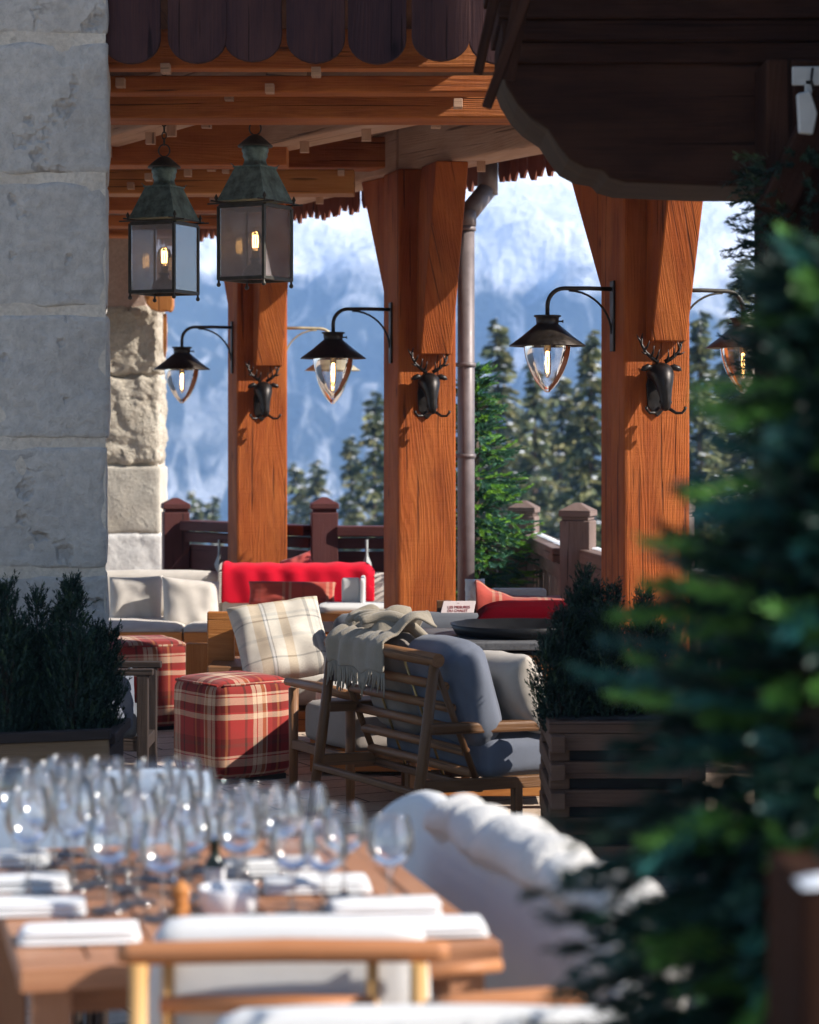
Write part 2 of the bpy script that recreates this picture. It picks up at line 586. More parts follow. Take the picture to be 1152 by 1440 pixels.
M_DARKPLANTER = wood('black_planter_wood', (.012, .008, .007), (.024, .016, .014), (.05, .034, .028), .8, 1.0, .4, .3)

M_WALL = stone('pale_limestone', (.43, .41, .38), (.56, .535, .495), 1.0, .8, .8, stain=(.36, .34, .315))
M_MORTAR = stone('lime_mortar', (.56, .50, .42), (.68, .62, .53), .3, 2.0, .5)
M_ROUGH = stone('rough_stone', (.46, .40, .32), (.66, .60, .50), 1.0, 1.6, 1.0)
M_SMOOTH = stone('smooth_stone', (.50, .45, .38), (.62, .58, .50), .3, 1.4, .35, stain=(.44, .36, .22))
M_WHITE = stone('whitewash', (.74, .72, .69), (.82, .80, .77), .1, 1.0, .3)
M_PLASTER = stone('pinkish_plaster', (.46, .33, .27), (.52, .38, .31), .1, 1.5, .2)
M_SLAB = stone('grey_slate', (.10, .10, .105), (.16, .16, .165), .1, 3.0, .2, .45)

M_LINEN = fabric('beige_linen', (.66, .61, .55))
M_LINEN2 = fabric('oatmeal_linen', (.50, .45, .39))
M_CREAM = fabric('cream_canvas', (.64, .60, .54))
M_GREY = fabric('grey_blue_fabric', (.145, .16, .20), .10, 500)
M_GREYD = fabric('slate_fabric', (.13, .14, .16), .10, 500)
M_TAUPE = fabric('taupe_fabric', (.30, .26, .23), .10, 500)
M_RED = fabric('red_wool', (.74, .007, .030), .08, 400, .95, .35, .06)
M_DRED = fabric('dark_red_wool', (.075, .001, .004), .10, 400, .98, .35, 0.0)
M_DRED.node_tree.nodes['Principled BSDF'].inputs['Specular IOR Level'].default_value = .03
M_ROSE = fabric('dusty_red_cloth', (.42, .08, .07))
M_THROW = fabric('taupe_wool', (.34, .29, .22), .15, 330, .95, .6, .3)
M_WHITEC = fabric('white_canvas', (.72, .72, .71), .05, 600, .9, .15)
M_NAPKIN = fabric('white_napkin', (.82, .82, .82), .03, 700, .85, .12)
M_FLEECE = fabric('sheepskin', (.76, .73, .68), .08, 240, .98, 1.0, .4)
M_BLUEC = fabric('pale_blue_canvas', (.42, .50, .60), .05, 600, .9, .15)

RD, DR, CR, OR, BR = (.36, .030, .028), (.15, .012, .012), (.70, .52, .36), (.42, .15, .05), (.07, .028, .022)
M_PLAIDRED = plaid('red_tartan', .27,
                   [(0, RD), (.20, BR), (.25, RD), (.36, CR), (.43, RD), (.45, CR), (.55, OR), (.62, CR), (.645, RD), (.74, DR), (.84, OR), (.89, DR), (.93, RD)],
                   [(0, RD), (.18, CR), (.27, RD), (.30, DR), (.42, CR), (.54, RD), (.56, CR), (.60, DR), (.74, BR), (.80, DR), (.88, RD)])
WC, GY, TN, LG = (.70, .66, .57), (.22, .23, .22), (.52, .38, .22), (.50, .50, .46)
M_PLAIDCREAM = plaid('cream_check', .42,
                     [(0, WC), (.12, GY), (.16, WC), (.20, LG), (.25, GY), (.275, WC), (.50, TN), (.62, GY), (.635, (.74, .75, .76)), (.66, GY), (.675, WC), (.80, TN), (.90, WC)],
                     [(0, WC), (.10, LG), (.14, WC), (.34, GY), (.36, WC), (.40, LG), (.44, WC), (.60, TN), (.68, WC), (.86, GY), (.88, WC)], off=(.05, .07))
M_PLAIDROSE = plaid('rose_check', .26,
                    [(0, (.44, .07, .05)), (.35, (.55, .30, .20)), (.42, (.44, .07, .05)), (.5, (.60, .42, .28)), (.56, (.40, .06, .05)), (.8, (.26, .05, .04)), (.86, (.44, .07, .05))],
                    [(0, (.44, .07, .05)), (.4, (.58, .36, .22)), (.5, (.44, .07, .05)), (.75, (.30, .05, .04)), (.82, (.44, .07, .05))])

M_IRON = plain('dark_bronze', (.045, .036, .030), .42, .7, .4, 30)
M_BRASS = plain('aged_brass', (.40, .29, .13), .4, .9, .3)
M_BLACKIRON = plain('black_iron', (.018, .014, .012), .38, .5, .4, 30)
M_PATINA = plain('green_copper', (.085, .125, .115), .55, .35, .35, 22, .3, col2=(.21, .30, .275))
M_PATINAD = plain('dull_bronze', (.06, .055, .045), .5, .5, .4, 30)
M_PALEBRASS = plain('pale_lamp_metal', (.40, .34, .22), .5, .4, .2)
M_PIPE = plain('zinc_pipe', (.17, .14, .14), .5, .2, .2, 9)
M_STEEL = plain('pale_grey_paint', (.38, .40, .40), .5, 0, .1)
M_BLACK = plain('black_tray', (.008, .008, .009), .5, 0, .2, spec=.25)
M_SNOW = plain('snow', (.80, .83, .86), .7, 0, .05, 6, .4)
M_SOIL = plain('soil', (.03, .022, .017), .95, 0, .4, 25, .6)
M_BARK = plain('bark', (.07, .05, .038), .95, 0, .35, 8, .8)
M_PANEL = plain('pale_metal_panel', (.44, .40, .36), .5, 0, .08)
M_PAPER = plain('sign_card', (.62, .52, .50), .7, 0, .04)
M_INK = plain('red_ink', (.28, .02, .02), .7, 0, .05)
M_CERAM = plain('white_ceramic', (.74, .74, .76), .25, 0, .03, 4, 0)
M_BOTTLE = plain('dark_bottle_glass', (.012, .020, .010), .1, 0, .2, 4, 0)
M_GLASS = thin_glass('wine_glass', (.99, .992, .992), .06, 1.4, .12, .018, (.95, .93, .92))
M_PANE = thin_glass('lantern_pane', (.95, .93, .93), .15, 1.3, .05, .12, (.80, .72, .72))
M_LAMPGLASS = thin_glass('lamp_glass', (.97, .97, .965), .05, 1.0, .03, .03)
M_BULB = thin_glass('bulb_glass', (1.0, .93, .8), .03, 1.0, .05)
M_FIL = glow('hot_filament', (1.0, .58, .20), 10.0)
M_FILDIM = glow('warm_filament', (1.0, .50, .15), 9.0)
m, nt, b = new_mat('clear_glass')
b.inputs['Transmission Weight'].default_value = 1.0
b.inputs['Roughness'].default_value = .02
b.inputs['IOR'].default_value = 1.45
b.inputs['Base Color'].default_value = (.96, .98, .98, 1)
M_SOLIDGLASS = m

M_FIR = leaf('fir_needles', .45)
M_SHRUB = leaf('shrub_sprays', .6, 1.0, .15)
M_CONIFER = leaf('conifer_foliage', .7, 1.0, .2)


def floor_mat():
    m, nt, b = new_mat('terrace_paving')
    v = uvmap(nt, (1, 1, 1), 'Object', (0, 0, rad(-27)))
    br = nd(nt, 'ShaderNodeTexBrick', {'Vector': v, 'Scale': 1.0, 'Mortar Size': .006, 'Mortar Smooth': .1, 'Brick Width': .42,
                                       'Row Height': .21, 'Color1': (.62, .49, .37, 1), 'Color2': (.54, .42, .32, 1), 'Mortar': (.05, .04, .035, 1)})
    n1 = tex_noise(nt, v, 3.0, 6, .65)
    n2 = tex_noise(nt, v, 60.0, 4, .7)
    c = mix(nt, ramp(nt, n1, [(.35, 0.0), (.7, .45)]), br.outputs[0], (.28, .21, .16))
    c = mix(nt, ramp(nt, n2, [(.3, .3), (.6, 0.0)]), c, (.15, .11, .085))
    nt.links.new(c, b.inputs['Base Color'])
    b.inputs['Roughness'].default_value = .8
    b.inputs['Specular IOR Level'].default_value = .25
    h = math_(nt, 'MULTIPLY_ADD', br.outputs[1], -1.5, math_(nt, 'MULTIPLY_ADD', n2, .3, n1))
    bump(nt, b, h, .5, .008)
    return m


M_FLOOR = floor_mat()


def mountain_mat():
    m, nt, b = new_mat('alpine_slope')
    v = uvmap(nt, (1, 1, 1), 'Object')
    z = nd(nt, 'ShaderNodeSeparateXYZ', {0: v}).outputs[2]
    big = tex_noise(nt, v, .0042, 6, .6, .4)
    gul = tex_noise(nt, uvmap(nt, (1, .30, .16), 'Object', (0, rad(30), 0)), .024, 7, .68, 1.2)
    spk = tex_noise(nt, v, .075, 3, .6)
    # forest thins out into snow with height; gullies of snow cut into the forest
    hz = math_(nt, 'MULTIPLY_ADD', math_(nt, 'SUBTRACT', big, .5), 260.0, z)
    snow_h = ramp(nt, math_(nt, 'DIVIDE', math_(nt, 'ADD', hz, math_(nt, 'MULTIPLY', math_(nt, 'SUBTRACT', gul, .5), 120.0)), 300.0), [(.36, 0.0), (.50, 1.0)])
    gmask = math_(nt, 'MULTIPLY', ramp(nt, gul, [(.52, 0.0), (.60, .75)]), ramp(nt, big, [(.36, .25), (.6, 1.0)]))
    snow = math_(nt, 'MAXIMUM', snow_h, gmask)
    trees_in_snow = ramp(nt, spk, [(.62, 0.0), (.70, .38)])
    snow = math_(nt, 'MULTIPLY', snow, math_(nt, 'SUBTRACT', 1.0, math_(nt, 'MULTIPLY', trees_in_snow, ramp(nt, math_(nt, 'DIVIDE', z, 300.0), [(.45, 1.0), (.95, .25)]))))
    fc = mix(nt, spk, (.020, .030, .026), (.060, .070, .055))
    c = mix(nt, snow, fc, (.90, .90, .91))
    nt.links.new(c, b.inputs['Base Color'])
    b.inputs['Roughness'].default_value = .9
    b.inputs['Specular IOR Level'].default_value = .1
    bump(nt, b, math_(nt, 'MULTIPLY_ADD', gul, 1.0, spk), .8, 8.0)
    return m


M_MOUNT = mountain_mat()
# ------------------------------------------------------------------ camera, light, air
cam = bpy.data.cameras.new('camera')
cam.sensor_fit = 'VERTICAL'
cam.sensor_height = 36.0
cam.sensor_width = 28.8
cam.lens = F / 1440 * 36
cam.shift_y = -(720 - HY) / 1440
cam.clip_start, cam.clip_end = .05, 20000
cam.dof.use_dof = True
cam.dof.focus_distance = 9.7
cam.dof.aperture_fstop = 3.7
co = bpy.data.objects.new('camera', cam)
COL.objects.link(co)
co.location = (0, 0, EYE)
co.rotation_euler = (rad(90), 0, 0)
SC.camera = co

SUN_EL = rad(34.5)
SUN_H = Vector((.968, -.25)).normalized()
sd = Vector((SUN_H.x * math.cos(SUN_EL), SUN_H.y * math.cos(SUN_EL), math.sin(SUN_EL)))
sl = bpy.data.lights.new('sun', 'SUN')
sl.energy, sl.angle, sl.color = 4.8, rad(.53), (1.0, .93, .84)
so = bpy.data.objects.new('sun', sl)
COL.objects.link(so)
so.rotation_euler = sd.to_track_quat('Z', 'Y').to_euler()
so.location = (20, -6, 30)
wd = bpy.data.worlds.new('World')
SC.world = wd
wd.use_nodes = True
wn = wd.node_tree
sky = wn.nodes.new('ShaderNodeTexSky')
sky.sky_type = 'NISHITA'
sky.sun_disc = False
sky.sun_elevation = SUN_EL
sky.sun_rotation = math.atan2(SUN_H.x, SUN_H.y)
sky.altitude = 1800
wn.links.new(sky.outputs[0], wn.nodes['Background'].inputs[0])
wn.nodes['Background'].inputs[1].default_value = .10
SC.view_settings.view_transform = 'Standard'
SC.view_settings.look = 'None'
SC.view_settings.exposure = .90
SC.view_settings.gamma = 1
SC.cycles.use_denoising = True
SC.cycles.max_bounces = 10
SC.cycles.diffuse_bounces = 5
SC.cycles.glossy_bounces = 4
SC.cycles.transmission_bounces = 8
SC.cycles.transparent_max_bounces = 80
SC.cycles.volume_bounces = 1
SC.cycles.caustics_reflective = False
SC.cycles.caustics_refractive = False
SC.cycles.sample_clamp_indirect = 4.0


def gz(x, y):
    """Height of the land beyond the terrace."""
    if y < 18:
        z = -.5
    elif y < 470:
        z = -.5 - (y - 18) * .28
    elif y < 1500:
        z = -127 - (y - 470) * .004
    else:
        z = -131 + (y - 1500) * .42
    if y > 40:
        a = min(1, (y - 40) / 1500)
        z += a * 95 * (noise.fractal(Vector((x * .0021, y * .0021, 3.3)), 1.0, 2.1, 6)) * (1 if y < 1500 else min(1.5, 1 + (y - 1500) / 900))
        z += min(1, (y - 40) / 300) * 6 * noise.noise(Vector((x * .02, y * .02, 8)))
    return min(z, 345 + 8 * noise.noise(Vector((x * .004, y * .004, 1))))


ys = [-60, -20, 0, 10, 17.5, 20, 24, 30, 38, 48]
while ys[-1] < 1200: ys.append(ys[-1] * 1.09)
while ys[-1] < 3000: ys.append(ys[-1] + 16)
ys += [3300, 4200]
NX = 96
vs, fs = [], []
for y in ys:
    hw = max(60, y * .42)
    for i in range(NX + 1):
        x = (2 * i / NX - 1)
        x = math.copysign(abs(x) ** 1.25, x) * hw
        vs.append((x, y, gz(x, y)))
for j in range(len(ys) - 1):
    for i in range(NX):
        a = j * (NX + 1) + i
        fs.append((a, a + 1, a + NX + 2, a + NX + 1))
g = MB()
g.add(vs, fs, [[(0, 0)] * 4] * len(fs), True)
tag(g.build('mountain', M_MOUNT, base=(0, 0, 0)), kind='structure')

land = list(vs)
g = MB()
g.box((0, 0, -.28), (60, 40, .16))
tag(g.build('ground', M_FLOOR, base=(0, 0, -.36)), kind='structure')
poly = [(-6, -6), (6, -6), (6, 6), (3.1, 9.6), (1.2, 13.4), (.95, 15.0), (-.5, 15.4), (-1.3, 16.6), (-1.4, 18.2), (-6, 18.5)]
g = MB()
M = Matrix(((1, 0, 0, 0), (0, 0, 1, 0), (0, 1, 0, 0), (0, 0, 0, 1)))
k = len(poly)
g.add([(a, b, 0) for a, b in poly] + [(a, b, -.19) for a, b in poly],
      [tuple(range(k)), tuple(range(2 * k - 1, k - 1, -1))] + [(i, k + i, k + (i + 1) % k, (i + 1) % k) for i in range(k)],
      [[(0, 0)] * k] * 2 + [[(0, 0)] * 4] * k)
tag(g.build('terrace_floor', M_FLOOR, base=(0, 0, -.19)), kind='structure')

HAZE = True
if HAZE:
    m = bpy.data.materials.new('mountain_air'); m.use_nodes = True
    nt = m.node_tree
    nt.nodes.remove(nt.nodes['Principled BSDF'])
    pv = nd(nt, 'ShaderNodeVolumePrincipled', {'Color': (.34, .58, 1.0, 1), 'Density': .00036, 'Anisotropy': .0})
    nt.links.new(pv.outputs[0], nt.nodes['Material Output'].inputs['Volume'])
    g = MB()
    zlo, zhi = min(v[2] for v in land) - 1.5, max(v[2] for v in land) + 4
    g.box((0, 2100, (zlo + zhi) / 2), (3900, 4390, zhi - zlo))
    hz = g.build('haze', m, base=(0, 2100, zlo))
    tag(hz, kind='stuff')

# ------------------------------------------------------------------ terrace roof
C3, C2, C1 = Vector((1.138, 11.0, 0)), Vector((.056, 12.8, 0)), Vector((-1.0, 14.95, 0))
RD3, RD2 = (C2 - C3).normalized(), (C1 - C2).normalized()
roof = thing('terrace_roof', 'open timber terrace roof with pegged orange beams behind a dark fascia of rounded boards', 'roof', (-1.6, 8.6, 2.77))
poly = [(-4.5, 8.62), (.60, 8.62), (1.80, 11.3), (-2.85, 19.55), (-4.5, 19.55)]
g = MB(); k = len(poly)
g.add([(a, b, 3.40) for a, b in poly] + [(a, b, 3.46) for a, b in poly],
      [tuple(range(k)), tuple(range(2 * k - 1, k - 1, -1))] + [(i, k + i, k + (i + 1) % k, (i + 1) % k) for i in range(k)],
      [[(b * .9, a) for a, b in poly], [(0, 0)] * k] + [[(0, 0), (.1, 0), (.1, .1), (0, .1)]] * k)
g.build('ceiling', M_CEIL, roof)

g = MB()                                              # rounded fascia boards
bw = 85.5 / F * 8.55
x = WX(62, 8.55)
i = 0
while x < WX(735, 8.55):
    zb = WZ(90 - (3 if i % 3 == 0 else 0) + R.uniform(-1, 1), 8.55)
    w = bw - .008
    r = w / 2
    pts = [(r, zb + r * .85 + 0), (r, 3.60), (-r, 3.60), (-r, zb + r * .85)]
    pts += [(-r * math.cos(a), zb + r * .85 - r * .85 * math.sin(a)) for a in [math.pi * q / 12 for q in range(1, 12)]]
    g.prism(pts, .028, Matrix.Translation((x + bw / 2, 8.555 + R.uniform(-.003, .003), 0)) @ Matrix.Rotation(R.uniform(-.006, .006), 4, 'Y'), grain=1)
    x += bw; i += 1
g.build('fascia', M_FASCIA, roof, bevel=.003)

e0, er = Vector((1.75, 11.3, 0)), Vector((-.49, .872, 0))   # pointed shingles along the outer eave
g = MB()
tx = 0.0
while tx < 9.2:
    w = R.uniform(.075, .10)
    p = e0 + er * (tx + w / 2)
    zb = 3.02 + R.uniform(-.022, .018)
    h = w / 2 - .004
    tip = R.uniform(-.012, .012)
    g.prism([(-h, zb + .055), (-h * .45 + tip, zb), (h * .45 + tip, zb + .004), (h, zb + .055), (h, 3.42), (-h, 3.42)], .016,
            axes((er.x, er.y, 0), (-er.y, er.x, 0), (0, 0, 1), p + Vector((-er.y, er.x, 0)) * R.uniform(-.012, .012)), grain=1)
    tx += w
g.build('scalloped_trim', M_TEETH, roof)


def peg(par, c, s=.036, l=.06, d=(0, -1, 0)):
    g = MB(); g.beam(Vector(c), Vector(c) + Vector(d) * l, s, s)
    g.build('peg', M_BEAMPALE, par, bevel=.002)


def xbeam(x0, x1, d, yt, yb, mat=M_BEAM, th=.16, pegs=()):
    zt, zb = WZ(yt, d), WZ(yb, d)
    g = MB()
    n = max(2, int((x1 - x0) / .5))
    g.box(((x0 + x1) / 2, d + th / 2, (zt + zb) / 2), (x1 - x0, th, zt - zb))
    o = g.build('beam', mat, roof, bevel=.008)
    for px, py in pegs:
        peg(o, (WX(px, d), d + .01, WZ(py, d)))
    return o


xbeam(-4.2, .62, 8.84, 40, 96, M_BEAM, .10, [(234, 98), (445, 103)])
xbeam(-4.2, .80, 9.12, 106, 130, M_BEAM, .12, [(171, 118), (380, 126), (644, 147)])
xbeam(-4.2, 1.0, 9.42, 133, 166, M_BEAM, .22, [(323, 137)])
xbeam(-4.2, -.62, 11.5, 170, 232, M_BEAM, .2, [(265, 244), (210, 250)])
xbeam(-4.2, -.30, 12.35, 238, 272, M_ORANGE, .2, [(185, 262), (318, 240), (480, 243)])
xbeam(-1.0, .02, 12.9, 192, 236, M_BEAM, .2, [(430, 250)])
xbeam(-4.2, -.75, 13.6, 276, 296, M_BEAM, .2, [(300, 283)])
xbeam(-4.2, -1.2, 14.7, 302, 318, M_BEAM, .2)
xbeam(-4.2, -1.5, 15.9, 322, 332, M_BEAM, .2)


def rowbeam(p0, p1, zb, w, h, pegs, mat=M_BEAMPALE):
    g = MB()
    g.beam(Vector((p0[0], p0[1], zb + h / 2)), Vector((p1[0], p1[1], zb + h / 2)), w, h)
    o = g.build('beam', mat, roof, bevel=.012)
    d = (Vector(p1) - Vector(p0))
    for t in pegs:
        q = Vector(p0) + d * t
        peg(o, (q.x + R.uniform(-.04, .04), q.y, zb + .02), .045, .075, (0, 0, -1))
    return o


a = C3 - RD3 * 1.0
rowbeam(a.xy, (C2 + RD3 * .02).xy, 3.02, .26, .24, (.35, .55, .8))
a = C1 + RD2 * 3.6
rowbeam((C2 + RD2 * .03).xy, a.xy, 3.02, .26, .24, (.1, .22, .4, .6))
rowbeam((.62, 9.65), (-1.16, 12.3), 3.0, .22, .30, (.28, .45, .62, .8, .92))
rowbeam((-.52, 9.66), (-2.6, 13.3), 3.0, .20, .24, (.12, .2, .28, .36, .5))
rowbeam((-1.6, 9.66), (-3.4, 13.0), 3.0, .20, .24, (.3,))
rowbeam((-1.1, 12.7), (-2.9, 16.2), 3.0, .2, .24, (.2, .5))
for (x, y, w) in ((.17, 11.35, .30), (-.98, 10.9, .42)):       # flat pale plates under the ceiling
    g = MB(); g.box((x, y, 3.20), (w, .75, .02), rotz(rad(29.5)))
    g.build('ceiling_plate', M_PANEL, roof)

# ------------------------------------------------------------------ columns, lamps, stag heads
CROT = rad(15)
CW = .335
col_lab = ['thick orange timber post that the drainpipe runs beside',
           'thick orange timber post beside the dark shrubs, nearest the black roof bracket',
           'thick orange timber post rising behind the red throw, farthest along the terrace']
for C, lb, rd, seed in ((C2, col_lab[0], RD2, 1), (C3, col_lab[1], RD3, 2), (C1, col_lab[2], RD2, 3)):
    t = thing('timber_column', lb, 'post', C, 'timber posts of the terrace')
    Mz = rotz(CROT, C)
    g = MB()
    g.box((0, 0, 1.51), (CW, CW, 3.02))
    g.v = [Mz @ v for v in g.v]
    g.build('post', M_POST, t, bevel=.014)
    g = MB()
    off = .03
    g.prism([(CW / 2, 2.0), (CW / 2 + .07, 1.985), (CW / 2 + .40, 3.02), (CW / 2 + .10, 3.02), (CW / 2, 2.72)], .185,
            Mz @ axes((0, -1, 0), (1, 0, 0), (0, 0, 1), (off, 0, 0)), grain=1)
    g.build('brace', M_POST, t, bevel=.010)
    g = MB()
    lx = Vector((rd.x, rd.y, 0))
    g.prism([(.12, 2.18), (.21, 2.18), (.60, 3.02), (.30, 3.02), (.12, 2.62)], .17,
            axes((lx.x, lx.y, 0), (-lx.y, lx.x, 0), (0, 0, 1), C), grain=1)
    g.build('brace', M_POST, t, bevel=.010)


def make_wall_lamp(label):
    """Built at the origin: the wall is the plane x = 0, the arm runs to -x, z = 0 is the arm."""
    t = thing('wall_lamp', label, 'lamp', (0, 0, 0), 'bell shaped lamps on the timber posts')
    g = MB(); g.box((-.006, 0, -.13), (.012, .05, .34)); g.build('wall_plate', M_IRON, t, bevel=.003)
    L, rr = .335, .085
    pts = [(-.01, 0, 0), (-(L - rr) * .5, 0, .002), (-(L - rr), 0, 0)]
    pts += [(-(L - rr) - rr * math.sin(a), 0, -rr + rr * math.cos(a)) for a in [math.pi / 2 * q / 7 for q in range(1, 8)]]
    pts += [(-L, 0, -.135)]
    g = MB(); g.tube(pts, .0105, 10); g.build('arm', M_IRON, t)
    g = MB()
    g.tube([(-.010, 0, -.215)] + [(-.22 * math.sin(a) - .01, 0, -.215 + .205 * (1 - math.cos(a))) if False else (-.012 - .215 * (1 - math.cos(a)), 0, -.215 + .205 * math.sin(a)) for a in [math.pi / 2 * q / 10 for q in range(1, 11)]], .0055, 8)
    g.build('curved_stay', M_IRON, t)
    T = Matrix.Translation((-L, 0, 0))
    g = MB()
    g.lathe([(.0, -.128), (.064, -.130), (.066, -.137), (.056, -.140), (.053, -.172), (.058, -.176), (.120, -.228), (.182, -.274), (.183, -.278), (.176, -.277), (.116, -.236), (.05, -.184), (.0, -.182)], 40, T)
    sh = g.build('shade', M_IRON, t)
    g = MB(); g.tube([(-L + .05, 0, -.158), (-L + .072, 0, -.158), (-L + .078, 0, -.158)], [.004, .004, .009], 8)
    g.build('thumb_screw', M_IRON, sh)
    g = MB()
    g.lathe([(.112, -.262), (.113, -.285), (.108, -.320), (.096, -.362), (.078, -.405), (.054, -.448), (.028, -.480), (.016, -.489), (.014, -.495), (.0, -.498)], 40, T)
    g.build('glass_bowl', M_LAMPGLASS, t)
    g = MB(); g.lathe([(.0, -.235), (.016, -.236), (.018, -.30), (.010, -.302)], 16, T); g.build('socket', M_BRASS, t)
    g = MB(); g.lathe([(.012, -.300), (.017, -.315), (.019, -.36), (.016, -.41), (.006, -.428), (.0, -.429)], 18, T)
    bl = g.build('bulb', M_BULB, t)
    g = MB()
    for q in (-.006, .006):
        g.tube([(-L + q, 0, -.305), (-L + q * 1.1, .003, -.36), (-L + q * .6, 0, -.405)], .0026, 6)
    g.tube([(-L, 0, -.296), (-L, 0, -.325)], .007, 8)
    g.build('filament', M_FIL, bl)
    return t


def face_pt(C, lx, ly, z):
    p = rotz(CROT, C) @ Vector((lx, ly, 0))
    return Vector((p.x, p.y, z))


LZ = 2.245
lamps = [(C3, 0, 'bell lamp hanging before the conifers, on the near side of the post by the shrubs'),
         (C2, 0, 'bell lamp on the post by the drainpipe, with a second lamp peeping out behind it'),
         (C1, 0, 'smallest bell lamp, between the pale stone pier and the farthest post'),
         (C1, 1, 'pale bell lamp mostly hidden behind another lamp'),
         (C3, 1, 'pale bell lamp half hidden by the fir branches')]
proto = None
for C, side, lb in lamps:
    p = face_pt(C, CW / 2 * (1 if side else -1), -.02, LZ)
    o = make_wall_lamp(lb) if proto is None else dup(proto, label=lb)
    proto = proto or o
    o.location = p
    o.rotation_euler = (0, 0, CROT + (math.pi if side else 0))
    if side:                                            # the outer lamps get other metals, paler on the farthest post
        for ch in o.children:
            if ch.name.split('.')[0] in ('arm', 'shade', 'curved_stay', 'wall_plate'):
                ch.data = ch.data.copy(); ch.data.materials[0] = M_PALEBRASS if C is C1 else M_PATINAD


def make_stag(label):
    """Cast stag head looking along -y from the wall plane y = 0; antlers up, coat hooks below."""
    t = thing('stag_head_hook', label, 'coat hook', (0, 0, 0), 'bronze stag heads on the timber posts')
    g = MB()
    g.tube([(0, 0, .015), (0, -.03, .035), (0, -.062, .040), (0, -.082, .012), (0, -.095, -.03), (0, -.104, -.072), (0, -.108, -.102), (0, -.102, -.120), (0, -.092, -.126)],
           [.046, .050, .050, .046, .036, .026, .025, .021, .006], 18)
    for v in g.v:
        v.x *= 1.08 if v.z > -.02 else .92
        v += noise.noise_vector(v * 38) * .0028
    h = g.build('head', M_BLACKIRON, t, merge=.0005, sub=1)
    g = MB()
    for s in (-1, 1):
        g.tube([(s * .022, -.106, -.088), (s * .026, -.108, -.098)], [.008, .003], 8)
        g.tube([(s * .036, -.074, .022), (s * .044, -.080, .018)], [.010, .005], 8)
    g.build('features', M_BLACKIRON, h)
    for s in (-1, 1):
        g = MB(); g.tube([(s * .038, -.046, .055), (s * .060, -.052, .060), (s * .082, -.056, .052), (s * .094, -.056, .046)], [.010, .015, .012, .002], 8)
        g.build('ear', M_BLACKIRON, h)
        g = MB()
        g.tube([(s * .016, -.055, .082), (s * .045, -.062, .098), (s * .074, -.064, .122), (s * .090, -.056, .155), (s * .086, -.046, .190), (s * .080, -.040, .205)],
               [.010, .0085, .0075, .0065, .0045, .0015], 8)
        for b, e in (((.028, -.058, .088), (.020, -.085, .135)), ((.050, -.063, .102), (.046, -.090, .150)), ((.080, -.062, .132), (.064, -.082, .172)),
                     ((.090, -.054, .160), (.112, -.052, .200)), ((.066, -.064, .115), (.100, -.075, .126))):
            mid = (Vector(b) + Vector(e)) / 2 + Vector((0, -.006, -.004))
            g.tube([(s * b[0], b[1], b[2]), (s * mid.x, mid.y, mid.z), (s * e[0], e[1], e[2])], [.006, .0048, .0012], 7)
        g.build('antler', M_BLACKIRON, t)
        g = MB()
        g.tube([(s * .004, -.060, -.118), (s * .026, -.085, -.120), (s * .050, -.10, -.138), (s * .074, -.108, -.138), (s * .088, -.110, -.122), (s * .090, -.108, -.112)],
               [.009, .008, .007, .006, .006, .0075], 8)
        g.build('hook', M_BLACKIRON, t)
    g = MB(); g.prism([(.0, -.155), (.045, -.11), (.05, -.02), (.035, .06), (-.035, .06), (-.05, -.02), (-.045, -.11)], .014, Matrix.Translation((0, -.007, 0)))
    g.build('back_plate', M_BLACKIRON, t, bevel=.003)
    return t


proto = None
for C, lb in ((C2, 'dark bronze stag head coat hook on the post beside the drainpipe'),
              (C3, 'dark bronze stag head coat hook on the post by the dark shrubs'),
              (C1, 'dark bronze stag head coat hook on the farthest post above the red throw')):
    o = make_stag(lb) if proto is None else dup(proto, label=lb)
    proto = proto or o
    o.location = face_pt(C, -.005, -CW / 2 - .001, 1.80)
    o.rotation_euler = (0, 0, CROT)
    o.scale = (1.1, 1.1, 1.1)

# ------------------------------------------------------------------ hanging lanterns


